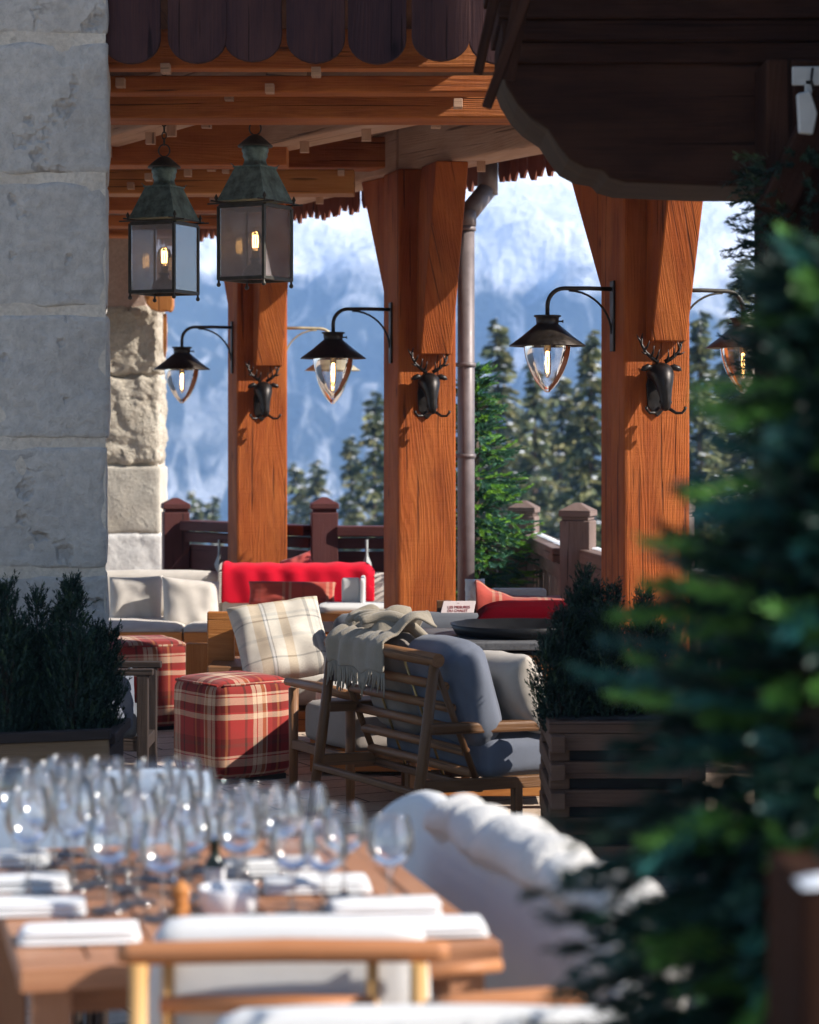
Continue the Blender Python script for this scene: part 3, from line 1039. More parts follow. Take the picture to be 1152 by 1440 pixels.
def make_lantern(label):
    t = thing('hanging_lantern', label, 'lantern', (0, 0, 0), 'green copper lanterns on chains')
    s, h = .1125, .315
    g = MB()
    for sx in (-1, 1):
        for sy in (-1, 1):
            g.box((sx * s, sy * s, h / 2), (.014, .014, h))
            g.lathe([(0, -.030), (.008, -.026), (.010, -.018), (.005, -.010), (.005, .0)], 10, Matrix.Translation((sx * s, sy * s, 0)))
            g.lathe([(.004, 0), (.005, .012), (.009, .018), (.006, .026), (.001, .036)], 10, Matrix.Translation((sx * (s + .008), sy * (s + .008), h + .016)))
    for z, e in ((.006, .014), (h, .016)):
        for q in (-1, 1):
            g.box((q * s, 0, z), (e, 2 * s - .014, .016)); g.box((0, q * s, z), (2 * s - .014, e, .016))
    for q in (-1, 1):
        g.box((0, q * (s + .004), h + .012), (2 * s + .11, .006, .007)); g.box((q * (s + .004), 0, h + .0195), (.006, 2 * s + .11, .007))
    g.build('frame', M_PATINAD, t, bevel=.002)
    for i in range(4):
        g = MB(); g.box((0, -s, h / 2), (2 * s - .016, .003, h - .016))
        R4 = Matrix.Rotation(i * math.pi / 2, 4, 'Z'); g.v = [R4 @ v for v in g.v]
        g.build('pane', M_PANE, t)
    g = MB()
    a, b = s + .006, .064
    z0, z1 = h + .024, h + .168
    q = [(-1, -1), (1, -1), (1, 1), (-1, 1)]
    v = [(x * a, y * a, z0) for x, y in q] + [(x * b, y * b, z1) for x, y in q]
    f = [(3, 2, 1, 0), (4, 5, 6, 7)] + [(i, (i + 1) % 4, 4 + (i + 1) % 4, 4 + i) for i in range(4)]
    g.add(v, f, [[(0, 0)] * 4] * 6)
    g.box((0, 0, z1 + .003), (2 * b + .012, 2 * b + .012, .007))
    for x, y in q: g.tube([(x * b, y * b, z1 + .005), (x * (b + .012), y * (b + .012), z1 + .018)], [.003, .0015], 6)
    rf = g.build('hood', M_PATINA, t, bevel=.003)
    z2 = z1 + .006
    g = MB(); g.lathe([(.060, z2), (.050, z2 + .012), (.046, z2 + .030), (.054, z2 + .045), (.052, z2 + .055), (.058, z2 + .066), (.056, z2 + .088), (.040, z2 + .090), (.0, z2 + .09)], 32)
    g.build('chimney', M_PATINA, rf)
    g = MB(); g.lathe([(.0, z2 + .086), (.074, z2 + .084), (.076, z2 + .089), (.050, z2 + .112), (.026, z2 + .132), (.010, z2 + .138), (.0, z2 + .139)], 32)
    g.build('cap', M_PATINAD, rf)
    zc = z2 + .138
    g = MB()
    ring = lambda c, rx, rz, r, ang: g.tube([(c[0] + rx * math.cos(q) * math.cos(ang), c[1] + rx * math.cos(q) * math.sin(ang), c[2] + rz * math.sin(q)) for q in [2 * math.pi * k / 16 for k in range(16)]], r, 7, closed=True)
    ring((0, 0, zc + .026), .026, .028, .0035, .3)
    z = zc + .066
    k = 0
    while z < 1.02:
        ring((0, 0, z), .010, .017, .0028, .3 + (math.pi / 2 if k % 2 == 0 else 0)); z += .0285; k += 1
    g.build('chain', M_PALEBRASS if False else M_PATINAD, t)
    g = MB(); g.lathe([(0, .016), (.056, .016), (.056, .030), (.050, .050), (.034, .064), (.020, .074), (.018, .084), (.024, .090), (.028, .096), (.018, .100), (.015, .128), (.0, .129)], 28)
    g.build('burner', M_PATINAD, t)
    g = MB(); g.lathe([(.012, .128), (.016, .140), (.029, .165), (.032, .182), (.027, .200), (.014, .213), (.0, .216)], 24)
    bl = g.build('bulb', M_BULB, t)
    g = MB()
    for x in (-.010, 0, .010):
        g.tube([(x, 0, .142), (x * 1.25, .002, .17), (x, 0, .198)], .0034, 6)
    g.build('filament', M_FIL, bl)
    return t


ln = make_lantern('green copper lantern hanging closer to the post, its cage overlapping the post top')
ln.location = (WX(359, 9.75), 9.75, 2.205); ln.rotation_euler = (0, 0, rad(-28))
l2 = dup(ln, (WX(231, 10.35), 10.35, 2.185), rad(-23), 'green copper lantern hanging closer to the shaded stone wall')

# ------------------------------------------------------------------ drainpipe
dp = thing('drainpipe', 'grey zinc drainpipe with an angled elbow running down beside a timber post', 'drainpipe', (.335, 13.25, 0))
X = WX(655.5, 13.25)
g = MB(); g.tube([(X, 13.25, 0), (X, 13.25, 1.3), (X, 13.25, WZ(296, 13.25))], .050, 24); g.build('pipe', M_PIPE, dp)
g = MB(); g.tube([(X - .008, 13.25, WZ(306, 13.25)), (WX(686, 13.4), 13.4, WZ(266, 13.4))], .057, 20)
g.tube([(WX(686, 13.4), 13.4, WZ(274, 13.4)), (WX(686, 13.4), 13.4, 3.2)], .060, 20)
g.tube([(X, 13.25, WZ(318, 13.25)), (X, 13.25, WZ(297, 13.25))], .060, 20)
g.build('elbow', M_PIPE, dp)
for py in (322, 513, 641):
    g = MB(); z = WZ(py, 13.25); g.lathe([(.053, z - .012), (.058, z - .012), (.058, z + .012), (.053, z + .012)], 24, Matrix.Translation((X, 13.25, 0)))
    g.box((X - .065, 13.25, z), (.03, .012, .02))
    g.build('pipe_clamp', M_PIPE, dp)

# ------------------------------------------------------------------ stone wall and pier
def splay(g):
    for v in g.v: v.x -= max(0, v.y - 8.5) * .135


wl = thing('stone_wall', 'shaded wall of big pale limestone blocks with lime mortar, behind dark shrubs', 'wall', (-2.2, 8.6, 0))
g = MB(); g.box((-2.63, 8.784, 1.95), (2.99, .56, 3.9)); splay(g); g.build('mortar', M_MORTAR, wl)
g = MB()
zs = [0, .52, 1.03, 1.515, 2.01, 2.505, 3.03, 3.5, 3.95]
for i in range(len(zs) - 1):
    x = -1.118 + R.uniform(-.006, .006)
    first = True
    while x > -3.9:
        w = R.uniform(.75, 1.15) if not (first and i % 2) else R.uniform(.5, .7)
        hgt = zs[i + 1] - zs[i] - R.uniform(.020, .034)
        g.rbox((w - .02, .6, hgt), .016, Matrix.Translation((x - w / 2, 8.80, (zs[i] + zs[i + 1]) / 2)), 26, .004, .009, seed=i * 3.1 + x)
        x -= w
        first = False
splay(g)
g.build('blocks', M_WALL, wl)

pr = thing('stone_pier', 'sunlit pier of rough hewn stone blocks under pink plaster, whitewashed at its foot', 'pier', (-2.1, 17.2, 0))
d = 17.0


def pblock(y0, y1, px1, wob, r, mat, nm, nseg=26, px0=120):
    z1, z0 = WZ(y0, d), WZ(y1, d)
    x0, x1 = WX(px0, d), WX(px1, d)
    g = MB()
    g.rbox((x1 - x0, .5, z1 - z0), r, Matrix.Translation(((x0 + x1) / 2, d + .25, (z0 + z1) / 2)), nseg, wob * .8, wob, seed=y0)
    for v in g.v:
        if wob > .01:
            v += noise.noise_vector(v * 26) * wob * .6
    g.build(nm, mat, pr)


g = MB(); g.box(((WX(120, d) + WX(221, d)) / 2, d + .30, WZ(432, d) / 2), (WX(221, d) - WX(120, d), .5, WZ(432, d))); g.build('mortar', M_MORTAR, pr)
g = MB(); g.box(((WX(120, d) + WX(204, d)) / 2, d + .28, (WZ(432, d) + 3.3) / 2), (WX(204, d) - WX(120, d), .5, 3.3 - WZ(432, d))); g.build('plaster', M_PLASTER, pr)
pblock(431, 526, 224, .022, .03, M_ROUGH, 'rough_block', 34)
pblock(531, 651, 224, .022, .03, M_ROUGH, 'rough_block', 34)
pblock(656, 750, 226, .006, .02, M_SMOOTH, 'smooth_block')
pblock(750, 931, 231, .012, .03, M_WHITE, 'white_base')
g = MB()
a = [(x * 1.22, z * 1.22) for x, z in [(-.085, .30), (-.085, .04), (-.075, .0), (-.045, -.035), (.0, -.05), (.045, -.042), (.062, -.05), (.078, -.04), (.086, -.01), (.086, .30)]]
g.prism(a, .14, Matrix.Translation((WX(225, 16.9), 16.87, WZ(428, 16.9))), grain=1)
g.build('corbel', M_ORANGE, pr, bevel=.008)
g = MB(); g.prism([(-.014, .0), (.014, .0), (.015, -.24), (.004, -.33), (-.006, -.32), (-.014, -.24)], .03, Matrix.Translation((WX(232, 16.95), 16.955, WZ(441, 16.95))), grain=1)
g.build('pointed_strip', M_ORANGE, pr)

# ------------------------------------------------------------------ railings
rl = thing('red_railing', 'dark red stained railing with square capped posts and pale metal spindles', 'railing', (-.9, 15.4, 0))


def fpost(par, px, d, top, wpx, mat, rot=0.0, snow=False):
    w = wpx / F * d
    z = WZ(top, d)
    T = rotz(rot, (WX(px, d), d, 0))
    g = MB()
    g.box((0, 0, (z - .10) / 2), (w, w, z - .10))
    g.box((0, 0, z - .088), (w * .90, w * .90, .022))
    g.box((0, 0, z - .060), (w * 1.06, w * 1.06, .035))
    q = w * .53
    g.add([(-q, -q, z - .043), (q, -q, z - .043), (q, q, z - .043), (-q, q, z - .043), (-q * .2, -q * .2, z), (q * .2, -q * .2, z), (q * .2, q * .2, z), (-q * .2, q * .2, z)],
          [(4, 5, 6, 7), (0, 1, 5, 4), (1, 2, 6, 5), (2, 3, 7, 6), (3, 0, 4, 7)], [[(0, 0), (.2, 0), (.2, .1), (0, .1)]] * 5)
    g.v = [T @ v for v in g.v]
    return g.build('post', mat, par, bevel=.006)


fpost(rl, 247, 16.0, 700, 36, M_REDFENCE, .2)
fpost(rl, 456, 15.0, 699, 37, M_REDFENCE, .1)
for (pa, da, pb, db) in ((264, 15.95, 438, 15.05), (474, 14.97, 616, 14.95)):
    A, B = Vector((WX(pa, da), da, 0)), Vector((WX(pb, db), db, 0))
    zt = WZ(735, 15.5)
    g = MB(); g.beam(A + Vector((0, 0, zt - .035)), B + Vector((0, 0, zt - .035)), .15, .07)
    g.beam(A + Vector((0, 0, zt - .115)), B + Vector((0, 0, zt - .115)), .06, .07)
    g.build('rail', M_REDFENCE, rl, bevel=.008)
    g = MB(); g.beam(A + Vector((0, .04, zt - .40)), B + Vector((0, .04, zt - .40)), .03, .46)
    g.beam(A + Vector((0, .03, .12)), B + Vector((0, .03, .12)), .08, .12)
    g.build('panel', M_REDFENCE, rl)
for px, d in ((309, 15.68), (516, 14.85), (590, 14.90)):
    z = WZ(765, d)
    g = MB(); g.lathe([(.010, z + .03), (.009, z - .06), (.012, z - .08), (.028, z - .12), (.034, z - .14), (.028, z - .16), (.012, z - .20), (.009, z - .22), (.010, z - .45)], 4, Matrix.Translation((WX(px, d), d - .03, 0)), False)
    g.build('spindle', M_STEEL, rl)

gf = thing('grey_fence', 'weathered grey brown board fence with capped posts and a snow lined rail', 'fence', (.85, 13.6, 0))
fpost(gf, 737, 14.75, 704, 37, M_GREYFENCE, -.25)
fpost(gf, 813, 13.0, 707, 43, M_GREYFENCE, -.3)
fpost(gf, 950, 11.9, 700, 46, M_GREYFENCE, -.3)
for (pa, da, pb, db, ya, yb) in ((650, 14.95, 722, 14.80, 750, 752), (752, 14.65, 796, 13.1, 751, 771), (832, 12.95, 935, 11.95, 772, 800), (968, 11.85, 1250, 10.2, 802, 838)):
    A, B = Vector((WX(pa, da), da, 0)), Vector((WX(pb, db), db, 0))
    za, zb = WZ(ya, da), WZ(yb, db)
    A.z, B.z = za - .04, zb - .04
    g = MB(); g.beam(A, B, .16, .08); A2, B2 = A - Vector((0, 0, .10)), B - Vector((0, 0, .10)); g.beam(A2, B2, .06, .09)
    g.build('rail', M_GREYFENCE, gf, bevel=.008)
    g = MB()
    n = 14
    g.sheet(lambda u, v: A.lerp(B, u) + Vector((.02, .03, .043 + .006 * math.sin(math.pi * v) ** .5 + .004 * noise.noise(Vector((u * 9, v * 3, 1))))) + (B - A).cross(Vector((0, 0, 1))).normalized() * (v - .5) * -.06, 20, 6)
    g.build('snow', M_SNOW, gf)
    g = MB()
    Lr = (B - A).length
    t = .02
    dr = (B - A).normalized()
    while t < Lr:
        w = R.uniform(.075, .115)
        p = A + dr * (t + w / 2)
        h = w / 2
        zt = p.z - .06
        notch = R.random() < .6
        pts = [(-h, .06), (h, .06), (h, zt * .45), (h * .55 if notch else h, zt * .52), (h, zt * .6), (h, zt), (-h, zt), (-h, zt * .6), (-h * .55 if notch else -h, zt * .52), (-h, zt * .45)]
        g.prism(pts, .022, axes((dr.x, dr.y, 0), (-dr.y, dr.x, 0), (0, 0, 1), (p.x, p.y + R.uniform(-.006, .006), 0)), grain=1)
        t += w + R.uniform(.004, .014)
    g.build('boards', M_GREYFENCE, gf)

# ------------------------------------------------------------------ chalet on the sunny side, whose eaves and bracket hang in
ch = thing('chalet', 'black timber chalet corner with a scroll cut roof bracket and ragged barge boards', 'building', (2.2, 6.4, 0))
g = MB()
for i in range(16):
    g.box((2.25, 6.37, .22 + i * .44), (1.3 + (i % 2) * .012, 2.94, .425))
g.build('wall', M_DARK, ch, bevel=.01)  # out of view, added and sized to shade the planters and stone wall
d = 6.95
out = [(700, 88), (704, 100), (712, 122), (728, 148), (746, 166), (770, 182), (785, 205), (800, 224), (822, 236), (848, 240), (856, 250), (880, 257), (1000, 262), (1180, 263), (1250, 263), (1250, 86)]
g = MB(); g.prism([(WX(x, d), WZ(y, d)) for x, y in out], .46, Matrix.Translation((0, d + .23, 0)))
g.mi = [0, 1] + [2] * (len(g.f) - 2); g.mi[1] = 0
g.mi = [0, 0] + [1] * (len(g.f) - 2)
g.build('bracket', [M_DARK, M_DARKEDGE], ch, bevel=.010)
g = MB()
for i in range(5):
    y1 = 86 - i * 30
    za, zb = WZ(y1, 6.9), WZ(y1 - 29, 6.9)
    g.box((WX(712 - i * 6, 6.9) + .8, 6.93 + .3 - i * .02, (za + zb) / 2), (1.6, .6, zb - za))
g.build('eave', M_DARK, ch, bevel=.006)
for (a, b, w, t) in (((762, -60), (684, 152), .05, .03), ((745, -70), (712, 112), .06, .05), ((706, -50), (672, 104), .04, .03)):
    g = MB(); g.beam(W(a[0], a[1], 6.62), W(b[0], b[1], 6.70), t, w, up=(0, 1, 0)); g.build('barge_board', M_DARK, ch, bevel=.006)
g = MB(); g.box(((WX(1076, 6.75) + .12), 6.85, 1.33), (.24, .24, 2.66)); g.build('corner_post', M_DARK, ch, bevel=.01)
g = MB(); g.beam(W(1160, 150, 6.7), W(1085, 300, 6.7), .10, .12, up=(0, 1, 0)); g.build('knee_brace', M_DARK, ch, bevel=.01)

fl = thing('floodlight', 'pale grey flat floodlight bracketed under the black eave', 'light', W(1140, 140, 6.6))
g = MB(); g.prism([(WX(1120, 6.62), WZ(132, 6.62)), (WX(1123, 6.62), WZ(188, 6.62)), (WX(1143, 6.62), WZ(190, 6.62)), (WX(1149, 6.62), WZ(160, 6.62)), (WX(1139, 6.62), WZ(128, 6.62))], .03, Matrix.Translation((0, 6.62, 0)))
g.build('lamp_head', M_STEEL, fl, bevel=.006)
g = MB(); g.box(W(1138, 107, 6.64), (.10, .012, .055)); g.box(W(1137, 122, 6.64), (.022, .012, .04)); g.build('bracket', M_STEEL, fl, bevel=.003)
g = MB(); g.tube([W(1143, 96, 6.62), W(1141, 112, 6.61), W(1144, 126, 6.61)], .004, 6); g.build('cable', M_BLACK, fl)
# ------------------------------------------------------------------ lounge corner at the back
sofa = thing('corner_sofa', 'long beige sofa with low back cushions and an orange plank base along the red railing', 'sofa', (-.95, 13.75, 0))
g = MB()
for x0, x1 in ((-1.95, -1.32), (-1.31, -.70), (-.69, -.10)):
    g.box(((x0 + x1) / 2, 13.22, .34), (x1 - x0, .05, .12))
g.box((-1.02, 13.7, .27), (1.84, .95, .06)); g.box((-1.02, 14.22, .40), (1.84, .30, .05))
for x in (-1.85, -.2):
    g.box((x, 13.35, .14), (.09, .09, .24)); g.box((x, 14.1, .14), (.09, .09, .24))
g.box((-1.02, 14.32, .42), (1.84, .05, .30))
g.build('base', M_ORANGE, sofa, bevel=.006)
for x0, x1 in ((-1.95, -1.33), (-1.32, -.71), (-.70, -.10)):
    g = MB(); g.rbox((x1 - x0, .72, .13), .035, Matrix.Translation(((x0 + x1) / 2, 13.58, .37)), 10, .012, .003, x0); g.build('seat_cushion', M_LINEN, sofa)
for x0, x1, z in ((WX(120, 14.05), WX(312, 14.05), .700), (WX(313, 14.05), WX(480, 14.05), .692), (WX(481, 14.05), -.09, .685)):
    g = MB(); g.rbox((x1 - x0, .17, z - .42), .04, Matrix.Translation(((x0 + x1) / 2, 14.05, (z + .42) / 2)) @ Matrix.Rotation(rad(-6), 4, 'X'), 12, .012, .005, x0); g.build('back_cushion', M_LINEN, sofa)
g = MB()                                                   # upright arm with its padded faces
z0, z1 = WZ(866, 13.3), WZ(814, 13.3)
x0, x1 = WX(480, 13.3), WX(513, 13.3)
g.rbox((x1 - x0 - .03, .05, z1 - z0), .012, Matrix.Translation(((x0 + x1) / 2 - .015, 13.4, (z0 + z1) / 2)), 8, 0, .001)
g.rbox((.028, .34, z1 - z0 + .004), .010, Matrix.Translation((x1 - .014, 13.46, (z0 + z1) / 2)), 8)
g.build('arm_cushion', M_WHITEC, sofa)
g = MB(); z = WZ(896, 13.2); g.rbox((.30, .30, .035), .012, Matrix.Translation((WX(150, 13.2) - .08, 13.3, z)), 8); g.build('arm_rest', M_ORANGE, sofa)
g = MB(); z0 = WZ(873, 13.15); g.box((-.36, 13.16, z0 + .02), (.52, .06, .045)); g.build('front_plank', M_ORANGE, sofa, bevel=.005)
g = MB(); g.rbox((.46, .30, .05), .022, Matrix.Translation((-.30, 13.32, z0 + .062)), 10, .006); g.build('corner_pad', M_WHITEC, sofa)


def cushion(name, label, c, u, v, t, mat, seed, group='scatter cushions', wob=.006, n=20):
    g = MB(); g.pillow(c, u, v, t, n, seed, wob)
    o = g.build(name, mat, merge=.0005, sub=1)
    return tag(o, label, 'cushion', group)


c = W(191, 851, 13.75)
cushion('cushion', 'plain beige cushion with a shadow across it, nearest the shaded stone wall', c, (.335, .02, .01), (.0, .07, .36), .15, M_LINEN, 1)
c = W(269, 853, 13.58)
cushion('cushion', 'plain beige cushion slumped against another, its upper corner pointed', c, (.355, .03, -.035), (-.015, .10, .335), .16, M_LINEN, 2)
c = W(411, 836, 13.55)
cushion('cushion', 'long narrow red checked cushion lying below the red throw', c, (.545, .02, -.008), (.0, .06, .155), .11, M_PLAIDROSE, 3)
c = W(418, 797, 14.27)
cushion('cushion', 'dusty red cushion of which only a tip shows over the red throw', c, (.20, .03, .07), (-.03, .03, .14), .07, M_ROSE, 4)

# red throw over the sofa back
x0, x1 = WX(313, 14.), WX(527, 14.)


def throw_fn(u, v):
    x = x0 + (x1 - x0) * u
    s = v * .56
    f = .007 * noise.noise(Vector((u * 9, v * 3, 2))) + .004 * math.sin(u * 40 + v * 5)
    if s < .205:
        p = Vector((x, 13.935 - f * 1.2 - .012 * (1 - s / .205), .515 + s))
    elif s < .355:
        a = (s - .205) / .15 * math.pi
        p = Vector((x, 14.05 - .108 * math.cos(a), .72 + .030 * math.sin(a) + f * .6))
    else:
        p = Vector((x, 14.165 + f, .72 - (s - .355)))
    if u > .95: p.z -= (u - .95) * .9 * (1 if s > .1 else 0)
    if u < .06: p.z += .012 * math.sin(u * 60)
    if s < .2: p.z += .012 * (u - .3)
    return p


g = MB(); g.sheet(throw_fn, 60, 30, 1, .5)
th = tag(g.build('throw_blanket', M_RED, solid=.012, sub=1), 'bright red wool throw draped over the beige sofa back', 'blanket')
g = MB()
for i in range(26):
    v = i / 26
    p = throw_fn(0, min(.99, .02 + v * .6))
    g.tube([p, p + Vector((-.012, -.006, -.004)), p + Vector((-.022, -.012, -.018 + R.uniform(-.004, .004)))], .0035, 5)
g.build('fringe', M_CREAM, th)

# low wooden lounge chair that holds the big checked cushion
lc = thing('lounge_chair', 'orange wooden lounge chair with slab arm, mostly hidden behind the nearer tartan pouffe', 'chair', (-.72, 11.1, 0))
d = 10.9
g = MB(); g.box((WX(311, d), d, (WZ(860, d) + .02) / 2), (WX(330, d) - WX(292, d), .05, WZ(860, d) - .02), grain=0); g.build('back_panel', M_ORANGE, lc, bevel=.006)
g = MB(); g.box((WX(278, d + .06), d + .06, WZ(906, d) / 2), (.11, .05, WZ(906, d))); g.build('side_panel', M_ORANGE, lc, bevel=.006)
g = MB(); g.box((WX(333, 10.7), 10.86, WZ(943, 10.6)), (WX(372, 10.7) - WX(294, 10.7), .50, .036)); g.build('arm', M_TEAK, lc, bevel=.006)
g = MB(); g.rbox((.52, .52, .17), .045, Matrix.Translation((-.47, 11.16, .335)), 12, .02, .003); g.build('seat_cushion', M_CREAM, lc)
g = MB(); g.box((-.55, 11.2, .17), (.80, .60, .10)); g.box((-.92, 11.0, .06), (.06, .06, .12)); g.box((-.2, 11.0, .06), (.06, .06, .12)); g.box((-.2, 11.4, .06), (.06, .06, .12))
g.build('base', M_ORANGE, lc, bevel=.005)
c = W(396, 900, 10.72)
cushion('cushion', 'large cream cushion with grey and tan checks leaning over the tartan pouffe', c, (.44, .10, .055), (-.11, .24, .35), .17, M_PLAIDCREAM, 5, n=26)


def pouffe(label, c, s, h, rz):
    t = thing('tartan_pouffe', label, 'pouffe', (c[0], c[1], 0), 'red tartan pouffes')
    g = MB(); g.rbox((s, s, h), .052, rotz(rz, (c[0], c[1], .02 + h / 2)), 16, .016, .004, c[0]); g.build('cover', M_PLAIDRED, t)
    g = MB(); g.box((c[0], c[1], .012), (s * .86, s * .86, .024), Matrix.Rotation(rz, 3, 'Z')); g.build('foot_board', M_BLACK, t)
    g = MB()
    k = s / 2 - .012
    zt = .02 + h - .016
    pts = [(-k, -k), (k, -k), (k, k), (-k, k)]
    for i in range(4):
        a, b = pts[i], pts[(i + 1) % 4]
        g.tube([rotz(rz, (c[0], c[1], 0)) @ Vector((a[0] + (b[0] - a[0]) * q, a[1] + (b[1] - a[1]) * q, zt)) for q in (.05, .5, .95)], .006, 8)
    g.build('piping', M_PLAIDRED, t)


pouffe('red tartan cube pouffe crossed by a diagonal shadow, in front of the checked cushion', (-.80, 10.27), .405, .435, rad(38))
pouffe('red tartan cube pouffe beside the shaded stone wall, behind another pouffe', (-1.44, 12.05), .46, .44, rad(22))

# armchair in the wall's shade
da = thing('shaded_armchair', 'dark wooden armchair with a grey blue cushion, half hidden behind the planter by the wall', 'chair', (-1.4, 9.3, 0))
for x, y in ((-1.072, 9.15), (-1.75, 9.15), (-1.072, 9.45), (-1.75, 9.45)):
    g = MB(); g.box((x, y, .29), (.045, .045, .58)); g.build('leg', M_DARKPLANTER, da, bevel=.004)
g = MB()
for y in (9.15, 9.45): g.box((-1.40, y, .30), (.65, .035, .05)); g.box((-1.40, y, .592), (.74, .05, .026))
for x in (-1.072, -1.75): g.box((x, 9.30, .30), (.035, .26, .05))
g.build('frame', M_DARKPLANTER, da, bevel=.004)
g = MB(); g.rbox((.62, .30, .12), .04, Matrix.Translation((-1.40, 9.32, .375)), 10, .015); g.build('seat_cushion', M_GREYD, da)
c = W(152, 990, 9.2)
cushion('cushion', 'grey blue cushion in deep shade between the dark shrubs and a chair leg', c, (.20, .12, .0), (-.015, .05, .29), .15, M_GREY, 6)

# ------------------------------------------------------------------ slatted settee seen from behind
P_L, P_R = Vector((-.32, 9.2, 0)), Vector((.103, 8.45, 0))
BV = (P_R - P_L).normalized()
FV = Vector((-BV.y, BV.x, 0))
OO = (P_L + P_R) / 2
HW = (P_R - P_L).length / 2


def T(a, s, z):
    return OO + FV * a + BV * s + Vector((0, 0, z))


st = thing('slatted_settee', 'dark teak settee seen from behind, its slatted back holding slate blue cushions', 'settee', OO)
for s in (-HW + .02, HW - .02):
    g = MB(); g.tube([T(-.10, s, 0), T(-.05, s, .33), T(.0, s, .70)], [.017, .022, .020], 12); g.build('leg', M_TEAKDARK, st)
    g = MB(); g.box(T(.36, s, .115), (.036, .036, .23), axes(FV, -BV, (0, 0, 1)).to_3x3()); g.build('leg', M_TEAKDARK, st, bevel=.004)
    g = MB(); g.beam(T(-.03, s, .452), T(.56, s, .435), .05, .042); g.build('arm', M_TEAKDARK, st, bevel=.010)
    g = MB(); g.beam(T(-.06, s, .238), T(.60, s, .222), .035, .045); g.build('seat_rail', M_TEAKDARK, st, bevel=.004)
g = MB(); g.tube([T(.0, -HW - .01, .708), T(.0, 0, .712), T(.0, HW + .01, .708)], .026, 14); g.build('top_rail', M_TEAK, st)
for k in range(5):
    z = .605 - k * .083
    a = .018 + (0.70 - z) * .36
    g = MB(); g.tube([T(a, -HW + .03, z), T(a, 0, z + .002), T(a, HW - .03, z)], .0185, 12)
    g.build('slat', M_TEAK, st)
for s in (-.17, .13, HW - .06):
    g = MB(); g.tube([T(.03, s, .68), T(.11, s, .47), T(.205, s + .004, .215)], .0055, 6); g.build('strap', M_BRASS, st)
for s in (-HW + .03, HW - .03):
    g = MB(); g.tube([T(.005, s, .69), T(.19, s, .24)], .013, 10); g.build('back_upright', M_TEAKDARK, st)
g = MB(); g.beam(T(-.075, -HW + .02, .215), T(-.075, HW - .02, .215), .028, .026); g.beam(T(.20, -HW + .02, .215), T(.20, HW - .02, .215), .03, .03); g.beam(T(.56, -HW + .02, .21), T(.56, HW - .02, .21), .03, .04)
g.build('stretcher', M_TEAKDARK, st, bevel=.006)
MS = axes(FV, -BV, (0, 0, 1))
tilt = Matrix.Rotation(rad(-17), 4, 'Y')
for s0, s1, mm, dz in ((-HW + .06, -.02, M_TAUPE, 0.0), (0.0, HW + .0, M_GREY, .008)):  # far cushion's taupe stands in for bounced light on the grey fabric
    g = MB(); M = Matrix.Translation(T(.195, (s0 + s1) / 2, .560 + dz)) @ MS @ tilt
    g.rbox((.165, s1 - s0, .39), .07, M, 14, .02, .004, s0); g.build('back_cushion', mm, st)
g = MB(); g.rbox((.44, 2 * HW - .06, .165), .05, Matrix.Translation(T(.435, .015, .325)) @ MS, 14, .015, .003); g.build('seat_cushion', M_GREY, st)
c = T(.42, .27, .555)
u = BV * .38 + FV * .05
v = Vector((0, 0, .31)) - FV * .14
cushion('cushion', 'plain oatmeal cushion propped against the slate blue settee cushion', c, u, v, .17, M_LINEN2, 7)

# taupe throw over the far half of the top rail
TH0, TH1 = -HW + .05, .06


def tfn(u, v):
    s = TH0 + (TH1 - TH0) * u
    q = v * .47
    rip = .024 * noise.noise(Vector((u * 5.5, v * 2.5, 4))) + .014 * math.sin(u * 21 + v * 3.2) * (.4 + v)
    drop = .105 + .035 * noise.noise(Vector((u * 4, 0, 7)))
    if q < drop:
        p = T(-.034 - rip * .9, s, .735 - (drop - q))
    elif q < drop + .10:
        a = (q - drop) / .10
        p = T(-.034 + .075 * a, s, .735 + .035 * math.sin(a * math.pi / 2) + abs(rip) * .8)
    else:
        a = (q - drop - .10)
        p = T(.041 + a * .55, s + a * .20, .775 + .055 * math.sin(min(1, a * 4) * math.pi * .7) + rip * 1.6 + .018 * math.sin(u * 13 + a * 9))
    return p


g = MB(); g.sheet(tfn, 48, 36, .5, .6)
tb = tag(g.build('throw_blanket', M_THROW, solid=.012, sub=1), 'taupe wool throw with a knotted fringe, bunched over the teak settee rail', 'blanket')
g = MB()
for i in range(44):
    u = i / 43
    p = tfn(u, 0)
    l = R.uniform(.055, .10)
    sw = R.uniform(-.012, .012)
    g.tube([p, p + BV * sw * .5 + Vector((0, 0, -l * .5)), p + BV * sw - FV * R.uniform(0, .01) + Vector((0, 0, -l))], [.005, .004, .0028], 5)
g.build('fringe', M_THROW, tb)
g = MB()
for k in range(4):                                               # rolled folds lying along the cushion tops
    pts = [T(-.02 + t * .24, -.24 + k * .035 + t * .17 + .03 * math.sin(t * 5 + k), .765 + .075 * math.sin(math.pi * min(1, t * .8 + .2)) - .05 * t * t + .008 * math.sin(9 * t + k)) for t in [q / 14 for q in range(15)]]
    g.tube(pts, [.010 + .012 * math.sin(math.pi * (q + .6) / 15.2) for q in range(15)], 10)
g.build('fold', M_THROW, tb)

# second teak armchair, edge on
O2 = Vector((-.36, 9.52, 0))


def T2(a, s, z):
    return O2 + FV * a + BV * s + Vector((0, 0, z))


